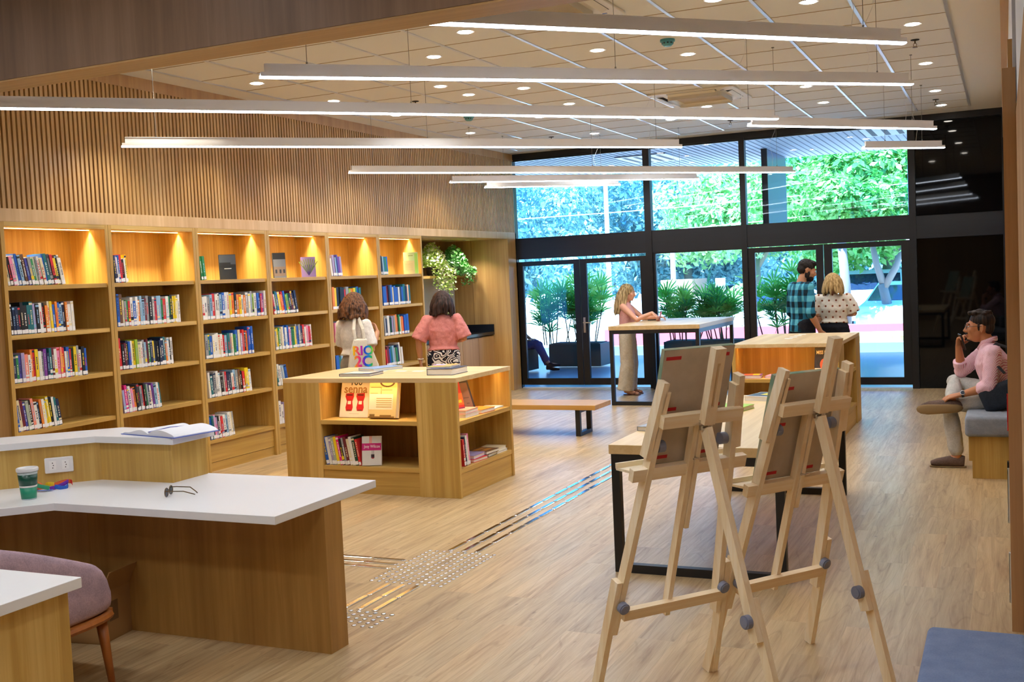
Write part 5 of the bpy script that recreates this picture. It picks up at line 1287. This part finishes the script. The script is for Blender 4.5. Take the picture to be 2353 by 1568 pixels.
def standing(k, shw=.175):
    z = lambda h: h*k
    return dict(pelvis=(0, 0, z(.95)), waist=(0, .008, z(1.08)), chest=(0, .01, z(1.26)), neckb=(0, -.012, z(1.43)), head=(0, .02, z(1.585)), shR=(shw*k, -.01, z(1.375)), shL=(-shw*k, -.01, z(1.375)),
                hipR=(.085*k, 0, z(.92)), hipL=(-.085*k, 0, z(.92)), knR=(.095*k, .015, z(.49)), knL=(-.095*k, .015, z(.49)), anR=(.10*k, -.03, z(.085)), anL=(-.10*k, -.03, z(.085)), toeR=(.12*k, .15, z(.03)), toeL=(-.12*k, .15, z(.03)))
def shirt(t, J, mat, hem, k=1.0, ease=.018, sleeve=.95, sl_r=.058, cuff_r=None, name='shirt', hemr=None, vox=.010, disp=.012, neck=.075, sl_end=None, waist_r=None, q_='LR'):
    m = MB(); g = lambda n: V(J[n]); sh = .5*((g('shR') - g('shL')).length); rt = V((1, 0, 0)) if 'right' not in J else V(J['right'])
    hr = hemr or (.165*k + ease, .118*k + ease); wr = waist_r or (.150*k + ease*.6, .108*k + ease*.6)
    m.loft([V(hem), g('pelvis').lerp(g('waist'), .7) if V(hem).z < g('waist').z - .06 else g('waist').lerp(g('chest'), .15), g('chest'), g('neckb') - V((0, 0, .055*k)), g('neckb') - V((0, 0, .008*k)), g('neckb') + V((0, 0, .01*k))],
           [hr, wr, (.156*k + ease, .118*k + ease), (sh*.95, .090*k), (neck*1.05*k, .075*k), (neck*.9*k, .066*k)], ref=rt, n=28)
    for q in q_:
        if sleeve <= 0: break
        a, b, w = g('sh'+q), g('el'+q), g('wr'+q); mid = a.lerp(b, .5)
        if sleeve <= 1: pts = [g('neckb').lerp(a, .45) - V((0, 0, .03*k)), a, a.lerp(b, sleeve*.5), a.lerp(b, sleeve)]; rr = [.06*k, .063*k + ease*.3, (sl_r + (cuff_r or sl_r))/2, cuff_r or sl_r]
        else: pts = [g('neckb').lerp(a, .45) - V((0, 0, .03*k)), a, mid, b, b.lerp(w, (sleeve - 1)*.6), b.lerp(w, sleeve - 1)]; rr = [.06*k, .064*k + ease*.3, sl_r, sl_r*.95, sl_r*.95, cuff_r or sl_r]
        m.loft(pts, rr, n=16)
        for p, r in list(zip(pts, rr))[1:-1]: m.ell(p, (r*.98,)*3, nu=12, nv=8)
    return melt(m.build(name, mat, t), vox, 3, disp, .05)
def trousers(t, J, mat, top, k=1.0, r=(.105, .078, .07), length=1.0, name='trousers', disp=.01, vox=.011, hipr=None):
    m = MB(); g = lambda n: V(J[n]); rt = V((1, 0, 0)) if 'right' not in J else V(J['right'])
    m.loft([V(top), g('pelvis').lerp(V(top), .3), g('pelvis') - V((0, 0, .05*k)), g('pelvis') - V((0, 0, .11*k))], [(.142*k, .106*k), hipr or (.172*k, .126*k), (.170*k, .124*k), (.13*k, .10*k)], ref=rt, n=24)
    for q in 'LR':
        a, b, c = g('hip'+q), g('kn'+q), g('an'+q); c2 = b.lerp(c, length)
        pts = [a + V((0, 0, .02)), a.lerp(b, .5), b, b.lerp(c2, .5), c2]; rr = [r[0]*k, (r[0]*.55 + r[1]*.45)*k, r[1]*k, (r[1] + r[2])/2*k, r[2]*k]
        m.loft(pts, rr, n=18)
        for p, x in list(zip(pts, rr))[:3]: m.ell(p, (x*.99,)*3, nu=14, nv=8)
    return melt(m.build(name, mat, t), vox, 3, disp, .07)
def shoe(t, an, toe, mat, k=1.0, name='shoe', sole=None):
    an, toe = V(an), V(toe); d = (toe - an); d.z = 0; L = d.length; d.normalize(); h = an - V((0, 0, an.z)) + V((0, 0, .0)) - d*.045*k; e = h + d*(L + .085)*1.0
    m = MB().loft([h + V((0, 0, .05*k)), h + d*.06*k + V((0, 0, .055*k)), h + d*.15*k + V((0, 0, .042*k)), h + d*.21*k + V((0, 0, .035*k)), h + d*.255*k + V((0, 0, .028*k))], [(.030*k, .045*k), (.037*k, .05*k), (.043*k, .04*k), (.042*k, .032*k), (.022*k, .018*k)], ref=d.cross(V((0, 0, 1))), n=16)
    o = melt(m.build(name, mat, t), .008, 2)
    MB().loft([h - d*.012*k + V((0, 0, .0065)), h + d*.06*k + V((0, 0, .0065)), h + d*.17*k + V((0, 0, .0065)), h + d*.262*k + V((0, 0, .0065))], [(.032*k, .006), (.040*k, .006), (.045*k, .006), (.02*k, .006)], ref=d.cross(V((0, 0, 1))), n=16).build('sole', sole or EYEB, o); return o
def hair_locks(t, P, A, mat, n, length, seed, curl=0.0, rad=.010, s=1.0, fr=(-2.5, 2.5), back=True, vox=.007, flare=.02, cap=(.083, .102, .092), smooth=1, name='hair', front=.035):
    """skull cap plus locks that fall from it, merged"""
    rnd = random.Random(seed); m = MB(); r, f, u = A; c = P(0, -.020, .036)
    m.ell(c, tuple(x*s for x in cap), A, 22, 14)
    for i in range(n):
        a = rnd.uniform(*fr)                       # azimuth from the back
        el = rnd.uniform(.05, 1.2); d = (-f*math.cos(a) + r*math.sin(a)); st = c + (d*math.cos(el)*.088 + u*math.sin(el)*.088)*s
        if (st - c).dot(f) > front*s: continue
        L = length*rnd.uniform(.75, 1.05); pts = [st]; rr = [rad*.8*s]; ph = rnd.uniform(0, 6.28); K = 6
        for j in range(1, K + 1):
            q = j/K; drop = -u*L*q*s; out = d*(flare*math.sin(min(1, q*1.3)*1.57) + .018*q*(1 - el*.4))*s
            wob = (r*math.sin(ph + q*curl*6.28) + f*math.cos(ph*1.3 + q*curl*6.28))*(.012 if curl else .003)*min(1, curl + .4)*s
            pts.append(st + drop*(1 if q > .15 else .6) + out + wob); rr.append(rad*(1 - .45*q*q)*s)
        m.loft(pts, rr, n=7)
    return melt(m.build(name, mat, t), vox, smooth)

def down(s): return ((0, .05, -1), (-s, .2, 0), (0, 1, 0), .25)
# 1 ---- woman in a white tee with a tote bag
t = thing('person', 'woman with curly brown hair in white tee facing the shelves, carrying a tote', 'person', (-6.32, 9.82, 0), R(-8)); k = .965
J = standing(k); J.update(elR=(.245, -.03, 1.07), wrR=(.17, .17, 1.24), handR=((-.5, .2, .8), (-.6, -.6, 0), (0, 1, .2), .5), elL=(-.23, .06, 1.08), wrL=(-.07, .26, 1.16), handL=((.8, .3, .4), (0, -1, 0), (0, 0, 1), .5), head=(.0, .035, 1.545))
m, P, A = body_mb(J, k, face=(.35, 1, -.12)); melt(m.build('body', SK_M, t), .0075, 2); face_bits(t, P, A)
shirt(t, J, TEE, (0, 0, 1.0), k, ease=.024, sleeve=.86, sl_r=.070, cuff_r=.078, name='tee', hemr=(.185, .135)); trousers(t, J, CHECK, (0, 0, 1.045), k, (.115, .085, .075))
hair_locks(t, P, A, hair_mat('curly_brown', '#2E1D15', '#7E5436', 75), 260, .215, 3, curl=1.8, rad=.017, flare=.055, cap=(.095, .112, .10), vox=.008, front=.06)
for q in 'LR': shoe(t, J['an'+q], J['toe'+q], DARKT, k)
# tote bag on her shoulder
def p_rainbow(t):
    v = t.coords((1, 1, 1)); x, y, z = sep(t, v); g = mth(t, 'ADD', mth(t, 'MULTIPLY', x, 4.6), .5)
    t.l(t.ramp(g, [(.02, lin('#F2E21C')), (.16, lin('#F08A2C')), (.30, lin('#EE3E8A')), (.46, lin('#B22AC0')), (.56, lin('#2440E0')), (.72, lin('#1C8CF0')), (.86, lin('#1CC46E')), (1, lin('#C8E01C'))]), t.b.inputs['Base Color'])
RAIN = pattern('rainbow_ink', p_rainbow); CANVAS = fabric('cotton_canvas', '#E2DCCC', '#D2CBBA', 150)
cd = V((.539, -.842, 0)); bz = math.atan2(.539, .842)
b = thing('tote_bag', 'off-white cotton tote bag with rainbow lettering on the shoulder of the curly haired woman', 'bag', (-6.32 + .155, 9.82 - .125, .845), bz); b.scale = (1.1, 1, 1.06)
m = MB(); prof = [(-.135, .0), (-.14, .03), (-.12, .16), (-.07, .325), (.055, .325), (.11, .19), (.155, .06), (.15, .01)]; n = len(prof)
def ring(sc, y): return [(x*sc + .01*(1 - sc), y, .16 + (z - .16)*sc) for x, z in prof]
rs = [ring(.93, -.045), ring(1.0, -.03), ring(1.0, .03), ring(.93, .045)]
m.add([p for r_ in rs for p in r_], [tuple(range(n)), tuple(3*n + i for i in range(n))[::-1]] + [(j*n + i, (j+1)*n + i, (j+1)*n + (i+1) % n, j*n + (i+1) % n) for j in range(3) for i in range(n)])
o = m.build('bag_body', CANVAS, b, smooth=True, bevel=.006)
for x0, x1 in ((-.055, -.03), (.03, .0)): MB().loft([(x0, -.035, .31), (x0 - .01, -.02, .42), (x1 - .02, .06, .55), (x1 - .015, .15, .578), (x1 - .01, .20, .50), (x1, .06, .36), (x1 + .01, .03, .31)], [(.014, .0025)]*7, ref=(1, 0, 0), n=8).build('strap', CANVAS, b)
text('RIO', .125, RAIN, b, (.012, -.0475, .205), (R(90), 0, 0), sx=.95, bold=.004, align='CENTER'); text('2C', .150, RAIN, b, (.012, -.0475, .098), (R(90), 0, 0), sx=.95, bold=.005)
# 2 ---- woman in a coral top
t = thing('person', 'woman seen from behind with dark bob, coral top and print trousers', 'person', (-6.0, 11.2, 0), R(26)); k = .95
J = standing(k, .18); J.update(elL=(-.285, -.04, 1.075), wrL=(-.275, .03, .835), handL=((0, .1, -1), (1, .2, 0), (0, 1, 0), .3), elR=(.25, -.03, 1.08), wrR=(.16, .20, 1.04), handR=((-.3, 1, .1), (-1, 0, -.3), (0, 0, 1), .5), head=(.01, .03, 1.515))
m, P, A = body_mb(J, k, face=(.15, 1, -.05)); melt(m.build('body', SK_M, t), .0075, 2); face_bits(t, P, A)
shirt(t, J, CORAL, (0, 0, .945), k, ease=.028, sleeve=.98, sl_r=.076, cuff_r=.096, name='blouse', hemr=(.197, .147), disp=.016); trousers(t, J, PRINT, (0, 0, .985), k, (.120, .10, .10), hipr=(.185, .135))
hair_locks(t, P, A, hair_mat('dark_bob', '#17100D', '#46302A', 70), 220, .225, 5, curl=.6, rad=.016, flare=.032, cap=(.092, .110, .098), front=.07)
for q in 'LR': shoe(t, J['an'+q], J['toe'+q], DARKT, k)
MB().loft([V((-.274 + .034*math.cos(a), .026 + .034*math.sin(a), .855)) for a in [2*math.pi*i/16 for i in range(17)]], [.006]*17, n=8).build('bracelet', flat('pale_band', '#D6CCBE', .4), t)
# 3 ---- woman at the tall table
t = thing('person', 'woman with long blonde hair, pink sleeveless top and beige trousers at the tall table', 'person', (-4.975, 14.9, 0), R(-86)); k = .925
J = standing(k, .165); J.update(elR=(.20, .20, 1.085), wrR=(.17, .415, 1.175), handR=((-.1, .75, -.65), (-.3, -.5, -.8), (-1, 0, 0), .45), elL=(-.17, .20, 1.095), wrL=(-.10, .43, 1.10), handL=((.35, 1, .0), (.2, 0, -1), (1, 0, 0), .4), head=(0, .03, 1.468))
m, P, A = body_mb(J, k, face=(.0, 1, -.2)); melt(m.build('body', SK_L, t), .0075, 2); face_bits(t, P, A)
shirt(t, J, PINKT, (0, 0, .93), k, ease=.008, sleeve=0, name='top', neck=.085, disp=.006, waist_r=(.148, .118), hemr=(.16, .12)); trousers(t, J, BEIGE, (0, 0, 1.0), k, (.115, .118, .132), 1.02, disp=.016)
hair_locks(t, P, A, hair_mat('blonde_long', '#6E5636', '#C9AE7C', 60), 190, .40, 7, curl=.6, rad=.015, flare=.03, cap=(.087, .108, .095), fr=(-1.9, 1.9), front=.055)
for q in 'LR':
    o = MB().loft([V(J['an'+q]) + V((0, -.03, -V(J['an'+q]).z + .008)), V((V(J['an'+q]).x, .10, .008)), V(J['toe'+q]) + V((0, .03, -V(J['toe'+q]).z + .008))], [(.034, .007), (.042, .007), (.030, .007)], ref=(1, 0, 0), n=14).build('sandal', flat('sandal_tan', '#7A4E38', .6), t)
    MB().loft([V(J['toe'+q]) + V((-.045, -.04, -.01)), V(J['toe'+q]) + V((0, -.035, .028)), V(J['toe'+q]) + V((.045, -.04, -.01))], [(.012, .004)]*3, ref=(0, 1, 0), n=8).build('strap', flat('sandal_tan', '#7A4E38', .6), o)
ph = thing('phone', 'pinkish phone held upright by the woman at the tall table', 'phone', (-4.445, 14.80, 1.12), R(8)); MB().rbox(-.006, .006, -.036, .036, -.065, .075, .004).build('case', flat('phone_rose', '#9A5A5E', .4), ph); ph.rotation_euler = (0, R(12), R(8))
MB().box(.0062, .0068, -.032, .032, -.060, .070).build('screen', flat('phone_screen', '#16181C', .1), ph)
# 4 ---- man in the checked shirt
t = thing('person', 'tall bearded man in blue checked shirt standing before the right glass door', 'person', (-2.31, 13.76, 0), R(-52)); k = 1.075
J = standing(k, .178); J.update(elR=(.26, -.03, 1.17), wrR=(.25, .10, .945), handR=((-.05, .35, -1), (-1, .2, 0), (0, 1, .2), .55), elL=(-.28, .0, 1.16), wrL=(-.2, .22, 1.05), handL=((.3, 1, 0), (1, 0, 0), (0, 0, 1), .5), head=(.02, .07, 1.685))
m, P, A = body_mb(J, k, face=(.30, 1, -.35), hs=1.08); melt(m.build('body', SK_M, t), .0075, 2); face_bits(t, P, A, 1.08)
shirt(t, J, PLAID, (0, 0, .93), k, ease=.022, sleeve=1.12, sl_r=.066, cuff_r=.062, name='shirt', hemr=(.20, .15)); trousers(t, J, DARKT, (0, 0, 1.06), k, (.110, .082, .07))
BLK = hair_mat('black_short', '#100D0C', '#2A2320', 120)
m = MB(); r, f, u = A; S = 1.08
m.ell(P(0, -.018, .048), (.080*S, .098*S, .083*S), A, 22, 14).ell(P(0, -.05, .0), (.074*S, .062*S, .06*S), A).ell(P(0, .03, .095), (.066*S, .065*S, .034*S), A); melt(m.build('hair', BLK, t), .007, 1, .010, .02)
m = MB(); m.ell(P(0, .048, -.082), (.055*S, .058*S, .045*S), A).ell(P(.058, .01, -.045), (.016*S, .03*S, .045*S), A).ell(P(-.058, .01, -.045), (.016*S, .03*S, .045*S), A).ell(P(0, .090, -.042), (.026*S, .012*S, .007*S), A); melt(m.build('beard', BLK, t), .006, 1, .006, .02)
for q in 'LR': shoe(t, J['an'+q], J['toe'+q], DARKT, k)
# 5 ---- woman in the dotted blouse
t = thing('person', 'blonde woman in cream blouse with brown dots, seen from behind', 'person', (-1.985, 14.14, 0), R(4)); k = .955
J = standing(k, .185); J.update(elR=(.25, .0, 1.12), wrR=(.15, .22, 1.10), handR=((-.7, .6, .2), (-.3, -1, 0), (0, 0, 1), .5), elL=(-.25, .0, 1.12), wrL=(-.15, .22, 1.08), handL=((.7, .6, .2), (.3, -1, 0), (0, 0, 1), .5), head=(0, .03, 1.508))
m, P, A = body_mb(J, k, face=(-.1, 1, -.15)); melt(m.build('body', SK_L, t), .0075, 2); face_bits(t, P, A)
shirt(t, J, DOTS, (0, 0, 1.0), k, ease=.03, sleeve=.95, sl_r=.092, cuff_r=.080, name='blouse', hemr=(.18, .135), disp=.016); trousers(t, J, DARKT, (0, 0, 1.07), k, (.12, .09, .08), hipr=(.188, .14))
hair_locks(t, P, A, hair_mat('blonde_bob', '#8A6A3C', '#D2B078', 70), 190, .215, 9, curl=.2, rad=.015, flare=.022, cap=(.088, .106, .096), front=.06)
for q in 'LR': shoe(t, J['an'+q], J['toe'+q], DARKT, k)
# 6 ---- seated man on the phone; local +y is his facing direction (towards the shelves), local +x away from the camera
t = thing('person', 'seated man in pink striped shirt and glasses holding a phone, ankle crossed on knee', 'person', (-.05, 9.84, 0), R(90)); k = 1.0
J = dict(pelvis=(0, .02, .615), waist=(0, .035, .735), chest=(0, .065, .885), neckb=(0, .085, 1.03), head=(.0, .155, 1.165), shR=(.18, .09, .965), shL=(-.185, .055, .965), hipR=(.095, .06, .59), hipL=(-.09, .06, .585),
    knR=(.26, .36, .675), knL=(-.075, .40, .515), anR=(-.15, .375, .565), anL=(-.095, .345, .10), toeR=(-.176, .545, .510), toeL=(-.095, .50, .04), elR=(.22, .31, .785), wrR=(.115, .325, 1.0), elL=(-.24, .085, .695), wrL=(-.185, .30, .625),
    handR=((-.35, -.25, .9), (-.75, -.55, -.2), (-.2, -.8, .3), .6), handL=((.05, 1, -.22), (.25, .0, -1), (1, .2, .1), .22, 1.05, .12))
m, P, A = body_mb(J, k, face=(-.10, 1, .0), hs=1.03, up=(0, .05, 1)); melt(m.build('body', SK_T, t), .0052, 2); face_bits(t, P, A, 1.03)
shirt(t, J, STRIPE, (0, .02, .60), k, ease=.022, sleeve=1.38, sl_r=.066, cuff_r=.056, name='shirt', hemr=(.19, .15), vox=.008, disp=.012)
CUFF = MB(); e, w_ = V(J['elR']), V(J['wrR']); CUFF.loft([e.lerp(w_, .22), e.lerp(w_, .42)], [.060, .062], n=18); melt(CUFF.build('cuff', STRIPE, t), .007, 1)
m = MB()                                                       # collar
for s in (-1, 1): m.loft([V(J['neckb']) + V((s*.01, -.062, .045)), V(J['neckb']) + V((s*.062, -.02, .035)), V(J['neckb']) + V((s*.052, .045, .010)), V(J['neckb']) + V((s*.03, .085, -.045))], [(.020, .006), (.022, .006), (.022, .006), (.014, .005)], ref=(0, 0, 1), n=10)
m.build('collar', STRIPE, t, smooth=True)
# trousers: crossed legs
m = MB(); g = lambda n: V(J[n])
m.loft([(0, .02, .72), (0, .02, .66), (0, .02, .60), (0, .03, .53)], [(.15, .115), (.175, .135), (.18, .145), (.16, .13)], ref=(1, 0, 0), n=24)
limb(m, [g('hipL'), g('hipL').lerp(g('knL'), .5), g('knL'), g('knL').lerp(g('anL'), .4), g('knL').lerp(g('anL'), .88)], [.098, .088, .074, .070, .060], 18)
limb(m, [g('hipR'), g('hipR').lerp(g('knR'), .5), g('knR'), g('knR').lerp(g('anR'), .5), g('knR').lerp(g('anR'), .90)], [.098, .088, .076, .070, .056], 18)
melt(m.build('trousers', GREYT, t), .009, 3, .012, .06)
shoe(t, (J['anL'][0], J['anL'][1] - .01, .1), (J['toeL'][0], .52, .04), SUEDE, 1.05, 'loafer', SOLE)
m = MB().loft([(-.15, .300, .522), (-.155, .318, .528), (-.165, .38, .535), (-.175, .47, .528), (-.180, .55, .520), (-.182, .605, .512), (-.184, .632, .508)], [(.018, .02), (.040, .042), (.048, .052), (.050, .050), (.048, .042), (.034, .030), (.012, .012)], ref=(0, 0, 1), n=16); o = melt(m.build('loafer', SUEDE, t), .007, 2)
MB().loft([(-.190, .292, .512), (-.200, .302, .512), (-.212, .33, .512), (-.222, .40, .510), (-.228, .48, .506), (-.228, .56, .503), (-.222, .615, .503), (-.214, .640, .504), (-.208, .648, .505)], [(.008, .006), (.022, .008), (.034, .009), (.037, .009), (.040, .009), (.043, .009), (.036, .009), (.022, .008), (.008, .005)], ref=(0, 0, 1), n=18).build('sole', SOLE, o, smooth=True)
BRH = hair_mat('short_wavy', '#120E0C', '#3A2A20', 60); r, f, u = A; S = 1.03
m = MB(); m.ell(P(0, -.022, .055), (.082*S, .098*S, .080*S), A, 22, 14).ell(P(0, -.062, .005), (.074*S, .052*S, .066*S), A)
rnd = random.Random(4)
for i in range(70): a = rnd.uniform(0, 6.28); q = rnd.uniform(0, 1)**.6; m.ell(P(.066*q*math.cos(a), -.004 + .080*q*math.sin(a), .118 + .02*(1 - q) + rnd.uniform(-.006, .010)), (.017*S, .020*S, .013*S), A, 8, 6)
melt(m.build('hair', BRH, t), .006, 1)
for q in (-1, 1): MB().ell(P(q*.071, .012, .012), (.007*S, .010*S, .034*S), A).build('sideburn', BRH, t, smooth=True)
m = MB().ell(P(0, .099, -.043), (.026*S, .010*S, .006*S), A).ell(P(0, .082, -.098), (.022*S, .018*S, .012*S), A); m.build('moustache', BRH, t, smooth=True)
m = MB()
for q in (-1, 1):
    m.loft([P(q*.032 + .021*math.cos(a), .107 - .006*abs(math.cos(a)), .008 + .015*math.sin(a)) for a in [2*math.pi*i/16 for i in range(17)]], [.0020]*17, n=6, cap=False); m.loft([P(q*.053, .098, .013), P(q*.077, .05, .016), P(q*.082, -.01, .018)], [.0022]*3, n=6)
m.loft([P(-.011, .109, .012), P(.011, .109, .012)], [.002]*2, n=6); m.build('glasses', flat('frame_dark', '#2A2A30', .3), t)
w_ = V(J['wrL']); d = (V((.05, 1, -.22))).normalized(); ax = axes(d)
MB().loft([w_ - d*.022, w_ - d*.002], [(.034, .027)]*2, ref=ax[0], n=20).build('watch', flat('watch_strap', '#1A1B20', .4), t)
c = w_ - d*.012 + V((-.024, .0, .012)); nn = V((-.85, 0, .5)).normalized(); MB().cyl(c, c + nn*.011, .021, n=24).mat(1).cyl(c + nn*.0105, c + nn*.0118, .016, n=24).build('watch_face', [CHROME, flat('dial', '#2A3440', .2)], t)
ph = thing('phone', 'black phone held to the mouth of the seated man', 'phone', (-.345, 9.905, 1.045), 0); ph.rotation_euler = (R(6), R(-18), R(20)); MB().rbox(-.007, .005, -.034, .034, -.07, .07, .004).build('case', flat('phone_black', '#101114', .25), ph)
MB().box(.0052, .0058, -.030, .030, -.064, .064).build('screen', flat('phone_screen', '#16181C', .1), ph)
bg_ = thing('messenger_bag', 'charcoal messenger bag slung across the seated man', 'bag', (-.02, 9.60, .505))
m = MB().rbox(-.155, .15, -.07, .07, 0, .21, .045); o = m.build('bag_body', fabric('bag_charcoal', '#2E343C', '#232830', 120), bg_, smooth=True); o.rotation_euler = (R(-6), R(-22), 0); o.location = (.01, 0, .02)
MB().loft([(.0, -.02, .30), (-.05, .0, .36), (-.10, .045, .43), (-.105, .10, .495), (-.05, .18, .525), (.03, .22, .49)], [(.022, .006)]*6, ref=(0, 1, .6), n=8).build('strap', flat('strap_black', '#1D2026', .7), bg_)
MB().cbox((-.085, .03, .415), (.03, .05, .035)).build('buckle', flat('buckle_grey', '#4A4E56', .3), bg_)
# 7 ---- person sitting outside on the planter
t = thing('person', 'person in blue jeans and dark shoes sitting outside behind the left glass door', 'person', (-8.38, 18.5, -.005), R(-90)); k = 1.0
J = dict(pelvis=(0, .0, .52), waist=(0, -.02, .66), chest=(0, -.03, .84), neckb=(0, -.03, 1.0), head=(0, .02, 1.14), shR=(.18, -.02, .95), shL=(-.18, -.02, .95), hipR=(.09, .05, .49), hipL=(-.09, .05, .49), knR=(.10, .47, .53), knL=(-.09, .44, .49),
    anR=(.07, .68, .17), anL=(-.07, .62, .10), toeR=(.06, .86, .13), toeL=(-.07, .78, .04), elR=(.25, .05, .70), wrR=(.14, .27, .60), elL=(-.25, .05, .70), wrL=(-.14, .26, .60), handR=((-.3, 1, 0), (0, 0, -1), (-1, 0, 0), .3), handL=((.3, 1, 0), (0, 0, -1), (1, 0, 0), .3))
m, P, A = body_mb(J, k); melt(m.build('body', SK_M, t), .009, 2); face_bits(t, P, A)
shirt(t, J, DARKT, (0, 0, .50), k, sleeve=.9, sl_r=.066, hemr=(.19, .14)); trousers(t, J, JEAN, (0, 0, .60), k, (.098, .080, .062), .92)
hair_locks(t, P, A, BLK, 40, .08, 2, rad=.012)
for q in 'LR':
    a_, b_ = V(J['an'+q]), V(J['toe'+q]); o = melt(MB().loft([a_ + V((0, -.04, -.035)), a_ + V((0, .03, -.03)), a_.lerp(b_, .6) + V((0, 0, -.02)), b_ + V((0, .06, -.005))], [(.035, .04), (.04, .045), (.042, .035), (.02, .018)], ref=(1, 0, 0), n=14).build('shoe', DARKT, t), .008, 2)
